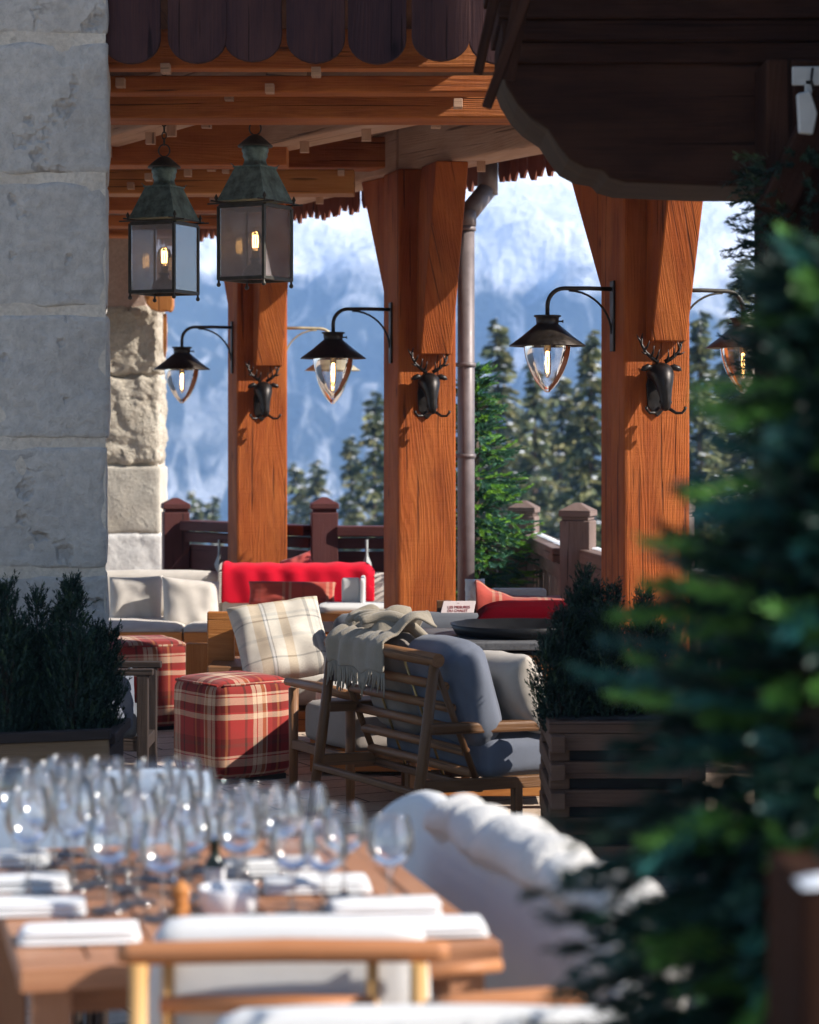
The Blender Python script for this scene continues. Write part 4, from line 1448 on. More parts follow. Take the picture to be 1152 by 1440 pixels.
ac = thing('teak_armchair', 'teak armchair with a taupe seat pad, standing just beyond the slatted settee', 'chair', O2)
for s, a in ((-.28, 0), (.24, 0), (-.28, .55), (.24, .55)):
    g = MB(); g.tube([T2(a, s, 0), T2(a, s, .46)], [.018, .022], 12); g.build('leg', M_TEAK, ac)
for a in (0, .55):
    g = MB(); g.tube([T2(a, -.34, .482), T2(a, 0, .486), T2(a, .30, .476)], [.018, .024, .020], 12); g.build('arm', M_TEAK, ac)
g = MB()
for a in (0, .55): g.beam(T2(a, -.28, .22), T2(a, .24, .22), .03, .04)
for s in (-.28, .24): g.beam(T2(0, s, .20), T2(.55, s, .20), .03, .03)
g.build('seat_frame', M_TEAKDARK, ac, bevel=.004)
g = MB(); g.rbox((.50, .47, .17), .035, Matrix.Translation(T2(.28, -.02, .325)) @ MS, 12, .012, .003); g.build('seat_cushion', M_TAUPE, ac)
g = MB(); g.rbox((.10, .44, .22), .03, Matrix.Translation(T2(.52, -.02, .50)) @ MS, 10); g.build('back_cushion', M_TAUPE, ac)

# ------------------------------------------------------------------ bench, fire table and what lies on them
bn = thing('padded_bench', 'bench on an orange plank base with a long slate grey back pad', 'bench', (.2, 10.5, 0))
g = MB(); g.box((.22, 10.33, .10), (1.34, .06, .16)); g.box((.22, 10.95, .10), (1.34, .06, .16)); g.box((-.42, 10.64, .10), (.05, .56, .16)); g.box((.86, 10.64, .10), (.05, .56, .16)); g.box((.22, 10.64, .21), (1.34, .66, .04))
g.box((.22, 10.98, .40), (1.34, .05, .36))
g.build('base', M_ORANGE, bn, bevel=.005)
g = MB(); g.rbox((1.30, .52, .16), .04, Matrix.Translation((.22, 10.72, .315)), 14, .01); g.build('seat_cushion', M_CREAM, bn)
x0, x1 = WX(469, 10.62), WX(694, 10.62)
g = MB(); g.rbox((x1 - x0, .14, .40), .055, Matrix.Translation(((x0 + x1) / 2, 10.66, .505)), 14, .012); g.build('back_pad', M_GREYD, bn)

bx = thing('menu_box', 'small card sign with two lines of red lettering standing on the grey back pad', 'sign', (WX(641, 10.66), 10.66, .705))
hw_, hh = 25 / F * 10.66, 16.5 / F * 10.66
MX = rotz(rad(4), (WX(645, 10.66), 10.64, .712)) @ Matrix.Rotation(rad(-24), 4, 'X')
g = MB()
g.add([MX @ Vector(v) for v in [(-hw_ * 1.02, 0, 0), (hw_ * .84, 0, 0), (hw_, 0, hh * 1.1), (-hw_ * .82, 0, hh * 1.1), (-hw_ * 1.02, .05, 0), (hw_ * .84, .05, 0), (hw_, .03, hh * 1.1), (-hw_ * .82, .03, hh * 1.1)]],
      [(0, 1, 2, 3), (5, 4, 7, 6), (0, 4, 5, 1), (3, 2, 6, 7), (0, 3, 7, 4), (1, 5, 6, 2)], [[(0, 0), (.1, 0), (.1, .05), (0, .05)]] * 6)
g.build('card', M_PAPER, bx, bevel=.002)
g = MB(); g.box((WX(625, 10.72), 10.72, .737), (.07, .05, .055)); g.build('wood_stand', M_TEAKDARK, bx, bevel=.002)
for txt, z, sz, ox in (('LES MESURES', .0225, .0185, .002), ('DU CHALET', .0055, .0175, -.004), ('~', .044, .016, .0)):
    fc = bpy.data.curves.new('lettering', 'FONT')
    fc.body = txt; fc.size = sz; fc.align_x = 'CENTER'; fc.extrude = .0006
    fo = bpy.data.objects.new('lettering_curve', fc); COL.objects.link(fo)
    dg = bpy.context.evaluated_depsgraph_get()
    me = bpy.data.meshes.new_from_object(fo.evaluated_get(dg))
    bpy.data.objects.remove(fo)
    me.transform(Matrix.Translation(-ORG[bx.name]) @ MX @ axes((1, 0, 0), (0, 0, 1), (0, -1, 0), (ox, -.0012, z)))
    finish(me, 'lettering', M_INK, bx)

ft = thing('fire_table', 'low table with orange slatted sides, a dark plinth and a grey stone top', 'table', (.38, 9.75, 0))
fx0, fx1, fy0, fy1 = .06, .74, 9.45, 10.12
g = MB(); g.rbox((fx1 - fx0 + .05, fy1 - fy0 + .05, .035), .006, Matrix.Translation(((fx0 + fx1) / 2, (fy0 + fy1) / 2, .668)), 8); g.build('stone_top', M_SLAB, ft)
g = MB()
for k in range(9):
    z = .63 - k * .0535
    g.box(((fx0 + fx1) / 2, fy0 + .012, z - .024), (fx1 - fx0, .024, .047)); g.box(((fx0 + fx1) / 2, fy1 - .012, z - .024), (fx1 - fx0, .024, .047))
    g.box((fx0 + .012, (fy0 + fy1) / 2, z - .024), (.024, fy1 - fy0 - .05, .047)); g.box((fx1 - .012, (fy0 + fy1) / 2, z - .024), (.024, fy1 - fy0 - .05, .047))
g.build('slats', M_ORANGE, ft, bevel=.004)
g = MB(); g.box(((fx0 + fx1) / 2, (fy0 + fy1) / 2, .38), (fx1 - fx0 - .06, fy1 - fy0 - .06, .52)); g.build('core', M_DARKPLANTER, ft)
g = MB(); g.box(((fx0 + fx1) / 2 + .02, fy0 - .035, .085), (.60, .05, .062)); g.box(((fx0 + fx1) / 2 + .02, fy1, .085), (.60, .05, .062)); g.build('plinth', M_ORANGE, ft, bevel=.004)
for x in (.17, .62):
    for y in (fy0 - .02, fy1 - .02):
        g = MB(); g.lathe([(0, 0), (.028, 0), (.026, .006), (.008, .012), (.007, .055), (0, .055)], 16, Matrix.Translation((x, y, 0))); g.build('foot', M_STEEL, ft)
tr = thing('serving_tray', 'shallow black tray resting on the grey stone tabletop', 'tray', (.42, 9.78, .686))
g = MB(); g.lathe([(0, .690), (.235, .690), (.262, .700), (.290, .735), (.296, .735), (.272, .692), (.245, .6865), (.0, .6865)], 48, Matrix.Translation((.47, 9.78, 0)) @ Matrix.Diagonal((1, .95, 1, 1))); g.build('dish', M_BLACK, tr)
g = MB(); g.lathe([(.0, .690), (.17, .690), (.175, .6905), (.17, .6925), (.0, .6925)], 40, Matrix.Translation((.47, 9.78, 0))); g.build('mat', M_SLAB, tr)

c = W(757, 868, 10.45)
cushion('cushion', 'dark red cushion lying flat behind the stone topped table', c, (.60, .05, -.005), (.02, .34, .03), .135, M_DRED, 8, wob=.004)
g = MB()


def bl(u, v):
    x = WX(668, 10.95) + (WX(792, 10.95) - WX(668, 10.95)) * u
    z = WZ(853, 10.95) + .028
    hump = .085 * math.exp(-((u - .0) / .17) ** 2) + .02 * math.exp(-((u - .28) / .1) ** 2)
    a = (v - .5) * 2
    return Vector((x, 10.95 + a * .16 + .01 * noise.noise(Vector((u * 6, v * 4, 1))), z + (hump + .012) * (1 - a * a) ** .5 + .006 * noise.noise(Vector((u * 8, v * 6, 3))) - (.06 * (abs(a) > .9))))


g.sheet(bl, 40, 18, .5, .35)
tag(g.build('throw_blanket', M_PLAIDROSE, solid=.014, sub=1), 'dusty red checked blanket heaped behind the dark red cushion', 'blanket')
c = W(668, 832, 11.05)
cushion('cushion', 'white cushion corner showing beside the drainpipe above the checked blanket', c, (.10, .03, .0), (.0, .03, .13), .06, M_WHITEC, 9)
g = MB(); g.rbox((.28, .07, .16), .015, Matrix.Translation((WX(728, 11.15), 11.15, WZ(850, 11.15))), 8); o = g.build('cushion', M_CREAM)
tag(o, 'flat cream seat pad lying under the dusty red checked blanket', 'cushion', 'scatter cushions')

# ------------------------------------------------------------------ planters
pl = thing('slatted_planter', 'dark slatted planter box beside the settee arm, full of black green shrubs', 'planter', (.72, 8.2, 0))
px0, px1, py0, py1 = WX(775, 7.95), 1.02, 7.95, 8.50
g = MB()
for k in range(6):
    z = .475 - k * .098
    if z < .02: break
    for y in (py0, py1): g.box(((px0 + px1) / 2, y, z), (px1 - px0, .045, .058))
    for x in (px0 + .02, px1 - .02): g.box((x - (.0), (py0 + py1) / 2, z - .001), (.05, py1 - py0 + .16, .056))
    for x in (px0 + .03, px1 - .03):
        for y in (py0 + .03, py1 - .03): g.box((x, y, z - .049), (.07, .07, .040))
g.build('slats', M_PLANTER, pl, bevel=.004)
g = MB(); g.box(((px0 + px1) / 2, (py0 + py1) / 2, .525), (px1 - px0 + .02, py1 - py0 + .04, .040)); g.build('rim', M_PLANTER, pl, bevel=.004)
g = MB(); g.box(((px0 + px1) / 2, (py0 + py1) / 2, .25), (px1 - px0 - .06, py1 - py0 - .06, .50)); g.build('liner', M_BLACK, pl)
g = MB(); g.sheet(lambda u, v: Vector((px0 + .02 + (px1 - px0 - .04) * u, py0 + .02 + (py1 - py0 - .04) * v, .549 + .008 * noise.noise(Vector((u * 9, v * 9, 0))))), 20, 20); g.build('soil', M_SOIL, pl)

p2 = thing('black_planter', 'black planter box with a pale plank front, against the shaded stone wall', 'planter', (-1.5, 8.1, 0))
g = MB(); g.box((-1.53, 8.07, .235), (.98, .42, .45)); g.build('box', M_DARKPLANTER, p2, bevel=.006)
g = MB(); g.beam((-2.02, 7.845, .415), (-1.035, 7.845, .455), .03, .085); g.build('front_plank', M_PLANTERPALE, p2, bevel=.004)
g = MB(); g.beam((-2.02, 7.84, .478), (-1.03, 7.84, .517), .05, .035); g.box((-1.035, 8.07, .497), (.04, .44, .035)); g.build('rim', M_DARKPLANTER, p2, bevel=.004)
g = MB(); g.sheet(lambda u, v: Vector((-2.0 + .95 * u, 7.87 + .40 * v, .468 + .008 * noise.noise(Vector((u * 9, v * 9, 0))))), 20, 12); g.build('soil', M_SOIL, p2)
# ------------------------------------------------------------------ the laid table in front
TA = rad(14)
TU, TV = Vector((-math.sin(TA), math.cos(TA), 0)), Vector((math.cos(TA), math.sin(TA), 0))
TZ = .76
P0 = Vector((.1425, 3.536, 0))
TL, TWD = .98, .74


def tp(a, b, z=0):
    return P0 + TU * a - TV * b + Vector((0, 0, z))


def on_table(px, py):
    d = (EYE - TZ) * F / (py - HY)
    return Vector((WX(px, d), d, TZ))


MT = axes(TV, TU, (0, 0, 1))
tb_ = thing('dining_table', 'orange plank dining table laid with wine glasses and white napkins', 'table', tp(TL / 2, TWD / 2))
g = MB()
n = 7
for i in range(n):
    b0, b1 = TWD * i / n, TWD * (i + 1) / n
    g.box(tp(TL / 2, (b0 + b1) / 2, TZ - .017), (TWD / n - .003, TL - .10, .034), MT.to_3x3())
g.box(tp(.024, TWD / 2, TZ - .0185), (TWD, .049, .037), MT.to_3x3()); g.box(tp(TL - .024, TWD / 2, TZ - .0185), (TWD, .049, .037), MT.to_3x3())
g.build('tabletop', M_TABLE, tb_, bevel=.003)
for a, b in ((.05, .05), (.05, TWD - .05), (TL - .05, .05), (TL - .05, TWD - .05)):
    g = MB(); g.box(tp(a, b, .3615), (.06, .06, .723), MT.to_3x3()); g.build('leg', M_TABLE, tb_, bevel=.004)
g = MB()
g.box(tp(.22, TWD / 2, .675), (TWD - .16, .025, .075), MT.to_3x3()); g.box(tp(TL - .05, TWD / 2, .675), (TWD - .16, .025, .075), MT.to_3x3())
g.box(tp(TL / 2, .05, .675), (.025, TL - .16, .075), MT.to_3x3()); g.box(tp(TL / 2, TWD - .05, .675), (.025, TL - .16, .075), MT.to_3x3())
g.box(tp(.30, TWD / 2, .30), (TWD - .1, .05, .07), MT.to_3x3())
g.build('apron', M_TABLE, tb_, bevel=.003)


def make_glass(h, r):
    t = thing('wine_glass', 'x', 'wine glass', (0, 0, 0), 'empty wine glasses on the laid table')
    g = MB()
    z0 = h * .47
    b = h - z0
    pr = [(.004, z0), (.013, z0 + .003), (r * .60, z0 + b * .10), (r * .88, z0 + b * .24), (r, z0 + b * .42), (r * .985, z0 + b * .58), (r * .89, z0 + b * .80), (r * .77, z0 + b * .985), (r * .76, h), (r * .75, h - .001)]
    g.lathe(pr, 28); g.build('bowl', M_GLASS, t, sub=1)
    g = MB()
    g.lathe([(0, 0), (.034, .0), (.035, .0015), (.020, .004), (.007, .008), (.0042, .016), (.0036, z0 * .6), (.0042, z0 - .012), (.009, z0 - .001), (.012, z0 + .0035), (.0, z0 + .006)], 20)
    g.build('stem', M_GLASS, t)
    return t


G1 = make_glass(.186, .041)
G2 = make_glass(.158, .041)
gl = [(20, 1212, 1), (52, 1230, 1), (103, 1250, 1), (138, 1243, 1), (154, 1280, 2), (194, 1270, 1), (229, 1293, 2), (76, 1214, 1), (122, 1220, 1), (168, 1226, 1),
      (205, 1236, 1), (245, 1240, 1), (277, 1226, 1), (302, 1246, 2), (327, 1223, 2), (346, 1237, 2), (374, 1226, 2), (412, 1288, 2), (456, 1291, 2), (549, 1283, 2),
      (266, 1264, 2), (180, 1250, 2), (92, 1203, 1), (150, 1206, 1), (216, 1209, 1), (258, 1206, 1), (40, 1262, 1), (336, 1262, 2), (396, 1238, 2), (433, 1228, 2), (484, 1262, 2)]
spec = {19: 'wine glass standing apart before the white bench', 17: 'wine glass beside its twin in front of the shaded settee legs, nearer the pepper mill',
        18: 'wine glass beside its twin, nearer the white bench', 2: 'tall wine glass in front of the pale blue chair back, between two folded napkins',
        6: 'short wine glass standing nearest the small wooden pepper mill'}
first = {1: G1, 2: G2}
used = set()
for i, (px, py, k) in enumerate(gl):
    p = on_table(px, py)
    lb = spec.get(i, 'tall clear wine glass in the crowd of glasses on the laid table' if k == 1 else 'short clear wine glass in the crowd of glasses on the laid table')
    if k not in used:
        o = first[k]; used.add(k); o['label'] = lb
    else:
        o = dup(first[k], label=lb)
    o.location = p
    o.rotation_euler = (0, 0, R.uniform(0, 6))


def napkin(px, py, w, dp, ang, label):
    p = on_table(px, py)
    g = MB()
    M = rotz(ang, (p.x, p.y, TZ + .001))
    for k in range(3):
        g.rbox((w - k * .004, dp - k * .003, .0075), .0035, M @ Matrix.Translation((R.uniform(-.002, .002), R.uniform(-.002, .002), .004 + k * .0072)), 10, .0015, .0016, seed=px + k)
    o = g.build('napkin', M_NAPKIN)
    tag(o, label, 'napkin', 'folded napkins on the laid table')


for px, py, lb in ((112, 1323, 'folded white napkin nearest the chair rail, at the table corner'),
                   (40, 1285, 'folded white napkin second from the table corner, before the tall glasses'),
                   (22, 1251, 'folded white napkin third from the table corner, half under the tall glasses'),
                   (-2, 1217, 'folded white napkin at the far corner beneath the pale blue chair'),
                   (602, 1315, 'folded white napkin beside the white chair pad, at the orange table edge'),
                   (540, 1285, 'folded white napkin in front of the single glass by the white bench'),
                   (446, 1253, 'folded white napkin beyond the white dish, by a pair of glasses'),
                   (382, 1227, 'folded white napkin farthest along the side by the white bench')):
    napkin(px, py, .185, .085, TA * .5, lb)

p = on_table(321, 1283)
d_ = thing('white_dish', 'small round white dish in front of the dark bottle', 'dish', p)
g = MB(); g.lathe([(0, 0), (.044, 0), (.048, .004), (.050, .040), (.048, .043), (.045, .040), (.043, .008), (0, .006)], 32, Matrix.Translation(p)); g.build('bowl', M_CERAM, d_)
p = on_table(302, 1258)
bt = thing('oil_bottle', 'small dark bottle with a white label behind the white dish', 'bottle', p)
g = MB(); g.lathe([(0, 0), (.017, 0), (.018, .004), (.018, .052), (.012, .064), (.008, .070), (.008, .085), (.010, .086), (.010, .094), (0, .095)], 20, Matrix.Translation(p)); g.build('glass', M_BOTTLE, bt)
g = MB(); g.lathe([(.0184, .010), (.0184, .048)], 20, Matrix.Translation(p)); g.build('label', M_CERAM, bt)
p = on_table(254, 1290)
pm = thing('pepper_mill', 'small turned wooden pepper mill beside the white dish', 'pepper mill', p)
g = MB(); g.lathe([(0, 0), (.017, 0), (.018, .003), (.015, .015), (.012, .024), (.015, .031), (.013, .034)], 24, Matrix.Translation(p)); g.build('body', M_ORANGE, pm)
g = MB(); g.lathe([(.013, .034), (.016, .041), (.014, .052), (.007, .057), (.004, .061), (0, .062)], 24, Matrix.Translation(p)); g.build('head', M_ORANGE, pm)

# chair pushed up to the near end of the table, seen from behind
nc = thing('dining_chair', 'wooden dining chair seen from behind with a white pad over its round top rail', 'chair', (-.18, 3.2, 0))
d = 3.24
zr = WZ(1341, d)
xl, xr = WX(166, d), WX(632, d)
g = MB(); g.tube([(xl, d, zr), (xl + .02, d, zr), ((xl + xr) / 2, d + .004, zr + .004), (xr - .02, d + .012, zr + .001), (xr, d + .012, zr + .001)], [.012, .0165, .0175, .0165, .012], 16); g.build('top_rail', M_CHAIRRAIL, nc)
for px in (196, 589):
    x = WX(px, d)
    g = MB(); g.tube([(x, d - .01, zr - .012), (x, d - .03, .45), (x, d - .07, 0)], [.013, .0145, .012], 14); g.build('leg', M_GOLD, nc)
for px in (237, 524):
    x = WX(px, d + .03)
    g = MB(); g.tube([(x, d + .03, zr - .01), (x, d + .02, .45)], [.009, .010], 10); g.build('spindle', M_GOLD, nc)
g = MB(); z = WZ(1413, d + .02); g.tube([(WX(224, d), d + .02, z), (-.17, d + .02, z + .002), (WX(528, d), d + .02, z)], [.012, .0135, .012], 14); g.build('lower_rail', M_CHAIRRAIL, nc)
x0, x1 = WX(217, d + .1), WX(598, d + .1)
g = MB(); g.rbox((x1 - x0, .085, zr - .45 + .028), .032, Matrix.Translation(((x0 + x1) / 2, d + .092, (zr + .45 + .028) / 2)), 14, .006, .004); g.build('back_pad', M_WHITEC, nc)
g = MB(); g.rbox((x1 - x0, .42, .08), .03, Matrix.Translation(((x0 + x1) / 2, d + .24, .475)), 10, .01); g.build('seat_pad', M_WHITEC, nc)
g = MB()
for z in (.40, .20):
    g.box(((x0 + x1) / 2, d + .0, z), (xr - xl - .08, .03, .04)); 
g.box(((x0 + x1) / 2, d + .42, .40), (xr - xl - .08, .03, .04))
for x in (xl + .03, xr - .04):
    g.box((x, d + .21, .40), (.03, .40, .04)); g.box((x, d + .42, .21), (.03, .03, .42))
g.build('seat_frame', M_GOLD, nc, bevel=.004)

# chair at the table's side: its arm and rail
sc_ = thing('armchair', 'pale wooden armchair at the table corner, only its arm and rails in view', 'chair', (.22, 3.2, 0))
d = 3.36
g = MB(); g.tube([(WX(592, d), d, WZ(1370, d)), (WX(706, d), d + .04, WZ(1366, d))], .0095, 12); g.build('rail', M_CHAIRRAIL, sc_)
d = 3.18
g = MB(); g.tube([(WX(598, d), d, WZ(1420, d)), (WX(640, d), d, WZ(1414, d)), (WX(790, d), d + .05, WZ(1418, d)), (WX(830, d), d + .05, WZ(1424, d))], [.012, .017, .018, .010], 14); g.build('arm', M_CHAIRRAIL, sc_)
for x, y, z in ((.045, 3.30, .66), (.215, 3.30, .70), (.06, 3.16, .66), (.215, 3.22, .70)):
    g = MB(); g.tube([(x, y, 0), (x, y, z)], .012, 10); g.build('leg', M_GOLD, sc_)
g = MB(); g.box((.14, 3.24, .44), (.20, .16, .05)); g.build('seat', M_WHITEC, sc_, bevel=.01)

wc = thing('white_chair', 'white upholstered chair of which only the top of the back shows at the very bottom', 'chair', (.05, 2.9, 0))
g = MB(); g.rbox((.59, .08, .40), .035, Matrix.Translation((.035, 3.02, .585)), 12, .006, .003); g.build('backrest', M_WHITEC, wc)
g = MB(); g.rbox((.55, .44, .10), .035, Matrix.Translation((.035, 2.82, .40)), 10, .008); g.build('seat', M_WHITEC, wc)
for x in (-.19, .25):
    for y in (2.64, 3.02):
        g = MB(); g.tube([(x, y, 0), (x, y, .40)], [.012, .016], 10); g.build('leg', M_GOLD, wc)


# white upholstered bench with sheepskins along the sunny side
WB = [Vector((x, y, z)) for x, y, z in ((-.20, 4.76, .56), (-.16, 4.78, .62), (-.06, 4.80, .75), (.03, 4.69, .815), (.085, 4.45, .82), (.19, 4.10, .815), (.30, 3.70, .82), (.34, 3.48, .80), (.30, 3.34, .66), (.26, 3.30, .60))]


def spine(u):
    """Catmull-Rom through the rim of the bench back; z is the rim height."""
    k = len(WB) - 3
    t = min(u * k, k - 1e-6)
    i = int(t); f = t - i
    a, b, c, d = WB[i:i + 4]
    q = lambda f: .5 * ((2 * b) + (c - a) * f + (2 * a - 5 * b + 4 * c - d) * f * f + (3 * b - a - 3 * c + d) * f ** 3)
    p = q(f); e = q(f + .01) - q(f - .01)
    n = Vector((e.y, -e.x, 0)).normalized()            # towards the sitter
    return p, n


wb = thing('white_bench', 'long white upholstered bench with a curved back, beside the laid table', 'bench', (-.02, 4.05, 0))
g = MB()
TH = .075


def bfn(u, v):
    p, n = spine(u)
    z1 = p.z
    puff = .010 * noise.noise(Vector((u * 7, v * 3, 5)))
    b0 = Vector((p.x, p.y, 0))
    if v < .42:
        q = v / .42
        return b0 + n * (TH / 2 + .030 * (1 - q) + puff + .012 * math.sin(q * math.pi)) + Vector((0, 0, .38 + (z1 - .04 - .38) * q))
    if v < .58:
        a = (v - .42) / .16 * math.pi
        return b0 + n * (TH / 2 * math.cos(a) + puff * math.cos(a)) + Vector((0, 0, z1 - .04 + .04 * math.sin(a)))
    q = (v - .58) / .42
    return b0 - n * (TH / 2 + puff) + Vector((0, 0, z1 - .04 - (z1 - .04 - .16) * q))


g.sheet(bfn, 90, 44, 1.6, 1.2)
g.build('back', M_WHITEC, wb)
sp = [spine(q / 16) for q in range(2, 15)]
plan = [(p + n * (TH / 2 + .01)).to_2d() for p, n in sp] + [Vector((-.13, 3.42)), Vector((-.30, 4.55))]
k = len(plan)
g = MB()
g.add([(q.x, q.y, .43) for q in plan] + [(q.x, q.y, .28) for q in plan],
      [tuple(range(k)), tuple(range(2 * k - 1, k - 1, -1))] + [(i, k + i, k + (i + 1) % k, (i + 1) % k) for i in range(k)],
      [[(q.x, q.y) for q in plan], [(0, 0)] * k] + [[(0, 0), (.1, 0), (.1, .1), (0, .1)]] * k)
g.build('seat', M_WHITEC, wb, bevel=.02, seg=3)
for x, y in ((-.15, 4.6), (.05, 4.55), (.20, 3.55), (.0, 3.5)):
    g = MB(); g.tube([(x, y, 0), (x, y, .29)], [.014, .018], 10); g.build('leg', M_GOLD, wb)


def skin(label, u0, u1, seed):
    g = MB()

    def sk(u, v):
        uu = u0 + (u1 - u0) * u
        p, n = spine(uu)
        m = uu * 1.75                                        # metres along the rim
        e = math.sin(math.pi * u)
        ind = .030 + .024 * noise.noise(Vector((m * 9, seed, 2))) + .022 * noise.noise(Vector((m * 21, seed, 4)))
        outd = .30 + .06 * noise.noise(Vector((m * 6, seed, 9)))
        s = -ind + (ind + outd) * v
        w = min(1, e * 5)
        w = w * w * (3 - 2 * w)
        w *= min(1, v * 9)
        o0 = .026 * w - .014
        ln = abs(noise.noise(Vector((m * 9.5, s * 7, seed)))) * (1.0 + .6 * noise.noise(Vector((m * 3.5, 3, seed))))
        lump = (.058 * ln ** .8 + .012 * abs(noise.noise(Vector((m * 34, s * 26, seed + 3))))) * min(1, e * 4) * min(1, v * 7 + .1) + .006
        b0 = Vector((p.x, p.y, 0))
        if s < 0:
            return b0 + n * (TH / 2 + o0 + lump * .6) + Vector((0, 0, p.z - .035 + s + lump * .4))
        if s < .10:
            a = s / .10 * math.pi
            return b0 + n * ((TH / 2 + o0 + lump * .7) * math.cos(a)) + Vector((0, 0, p.z - .035 + (.028 + o0 + lump) * math.sin(a)))
        return b0 - n * (TH / 2 + o0 + lump * .8) + Vector((0, 0, p.z - .035 - (s - .10)))
    g.sheet(sk, 110, 60, 1.2, .6)
    tag(g.build('sheepskin', M_FLEECE, solid=.008, sub=1), label, 'sheepskin', 'sheepskins on the white bench')


skin('sheepskin draped over the bench back, the one closer to the slatted settee', .42, .665, 1)
skin('sheepskin draped over the bench back, the one closer to the blurred fir', .655, .93, 2)


def blue_chair(label, x0, x1, d, top):
    t = thing('blue_chair', label, 'chair', ((x0 + x1) / 2, d, 0), 'pale blue chairs at the table end')
    g = MB(); g.rbox((x1 - x0, .06, top - .50), .028, Matrix.Translation(((x0 + x1) / 2, d, (top + .50) / 2)), 12, .006, .003); g.build('backrest', M_BLUEC, t)
    g = MB(); g.rbox((x1 - x0, .42, .07), .03, Matrix.Translation(((x0 + x1) / 2, d - .22, .46)), 10, .008); g.build('seat', M_BLUEC, t)
    g = MB(); g.box(((x0 + x1) / 2, d - .02, .47), (x1 - x0 + .04, .03, .05)); g.build('rail', M_DARKPLANTER, t, bevel=.005)
    for x in (x0 + .02, x1 - .02):
        for y in (d - .40, d):
            g = MB(); g.tube([(x, y, 0), (x, y, .46)], .013, 10); g.build('leg', M_DARKPLANTER, t)


blue_chair('pale blue chair whose wide back shows behind the tall wine glasses', WX(-60, 4.85), WX(142, 4.85), 4.85, WZ(1118, 4.85))
blue_chair('pale blue chair whose narrow back peeps out beside the tartan pouffe', WX(133, 5.25), WX(206, 5.25) + .16, 5.25, WZ(1085, 5.25))

bp = thing('dark_post', 'dark brown wooden post with white snow along its top edge, beside the blurred fir', 'post', (.478, 2.2, 0))
g = MB(); g.box((.478, 2.20, .565), (.235, .20, 1.13)); g.build('post', M_DARK, bp, bevel=.008)
g = MB(); g.sheet(lambda u, v: Vector((.362 + .23 * u, 2.098 + .045 * v, 1.131 + (.010 + .005 * noise.noise(Vector((u * 4, v * 4, 2)))) * (4 * v * (1 - v)) ** .4 * (min(1, u * 6) ** .6) + .006 * u)), 24, 16); g.build('snow_cap', M_SNOW, bp)
# ------------------------------------------------------------------ firs, shrubs, conifers
def tints(kind, k, rng):
    if kind == 'fir':
        a = np.array([[.040, .125, .065], [.060, .175, .100], [.210, .420, .055], [.150, .340, .080], [.100, .230, .175]])
        w = [.30, .24, .20, .14, .12]
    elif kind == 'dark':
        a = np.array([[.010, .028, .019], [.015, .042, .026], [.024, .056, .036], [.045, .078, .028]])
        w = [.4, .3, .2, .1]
    elif kind == 'near':
        a = np.array([[.008, .028, .020], [.014, .050, .036], [.125, .31, .070], [.040, .17, .15], [.030, .10, .09]])
        w = [.28, .28, .20, .12, .12]
    else:
        a = np.array([[.140, .170, .085], [.230, .235, .105], [.100, .130, .105], [.290, .270, .125]])
        w = [.3, .3, .25, .15]
    c = a[rng.choice(len(a), k, p=w)]
    return c * (.75 + .5 * rng.random((k, 1)))


def fir(name, label, loc, z0, z1, Rm, nbr, tip, n, nl, nw, kind, group=None, pw=.8, trunk=True, mat=None, seed=1, fwd=.8):
    rng = np.random.default_rng(seed)
    x, y = loc
    t = thing(name, label, 'fir tree', (x, y, 0), group)
    if trunk:
        g = MB(); g.tube([(x, y, 0), (x, y, (z0 + z1) / 2), (x, y, z1 - .03)], [.032, .024, .006], 10); g.build('trunk', M_BARK, t)
        g = MB()
    P, D, L, K = [], [], [], []
    for i in range(nbr):
        s = rng.random() ** 1.15
        z = z0 + (z1 - z0) * s
        rr = Rm * (1 - s) ** pw * (.78 + .32 * rng.random()) + .02
        a = i * 2.39996 + rng.normal() * .25
        out = np.array([math.cos(a), math.sin(a), .28 - .55 * (1 - s) + rng.normal() * .16])
        out /= np.linalg.norm(out)
        if trunk and rng.random() < .5:
            b0 = Vector((x, y, z)); g.tube([b0, b0 + Vector(out) * rr * .6], [.006, .003], 5, False)
        m = max(2, int(rr / tip * 1.6) + 2)
        side = np.cross(out, [0, 0, 1]); side /= np.linalg.norm(side)
        bc = rng.random()
        for q in range(m):
            f = .35 + .65 * q / (m - 1)
            sg = (-1) ** q
            d = out + side * sg * (.75 if q < m - 1 else 0) * rng.uniform(.5, 1.1) + np.array([0, 0, rng.normal() * .22])
            P.append(np.array([x, y, z]) + out * rr * f - out * tip * .5); D.append(d / np.linalg.norm(d)); L.append(tip * rng.uniform(.7, 1.25)); K.append(bc)
    if trunk: g.build('branches', M_BARK, t)
    P, D, L = np.array(P), np.array(D), np.array(L)
    V, Q, idx = brush(P, D, L, n, nl, nw, rng, fwd)
    col = tints(kind, len(P), rng)
    c = col[idx] * (.8 + .4 * np.random.default_rng(5).random((len(idx), 1)))
    np_mesh('crown', V, Q, mat or M_FIR, t, c)
    return t


fir('fir_tree', 'bright green fir standing between the drainpipe and the grey fence', (.415, 14.2), .50, 1.98, .46, 300, .115, 64, .026, .0052, 'fir', seed=3, pw=.75, fwd=1.25)
big = fir('fir_tree', 'big blurred dark green fir spreading over the edge of the view', (.480, 2.55), .80, 1.745, .318, 330, .125, 84, .029, .0046, 'near', seed=8, pw=.82, fwd=1.2)
g = MB(); g.lathe([(0, 0), (.13, 0), (.15, .02), (.17, .40), (.165, .42), (.15, .40), (.14, .36), (0, .36)], 28, Matrix.Translation((.480, 2.55, 0)))
tag(g.build('plant_pot', M_BLACK), 'dark round pot holding the big blurred fir', 'pot')

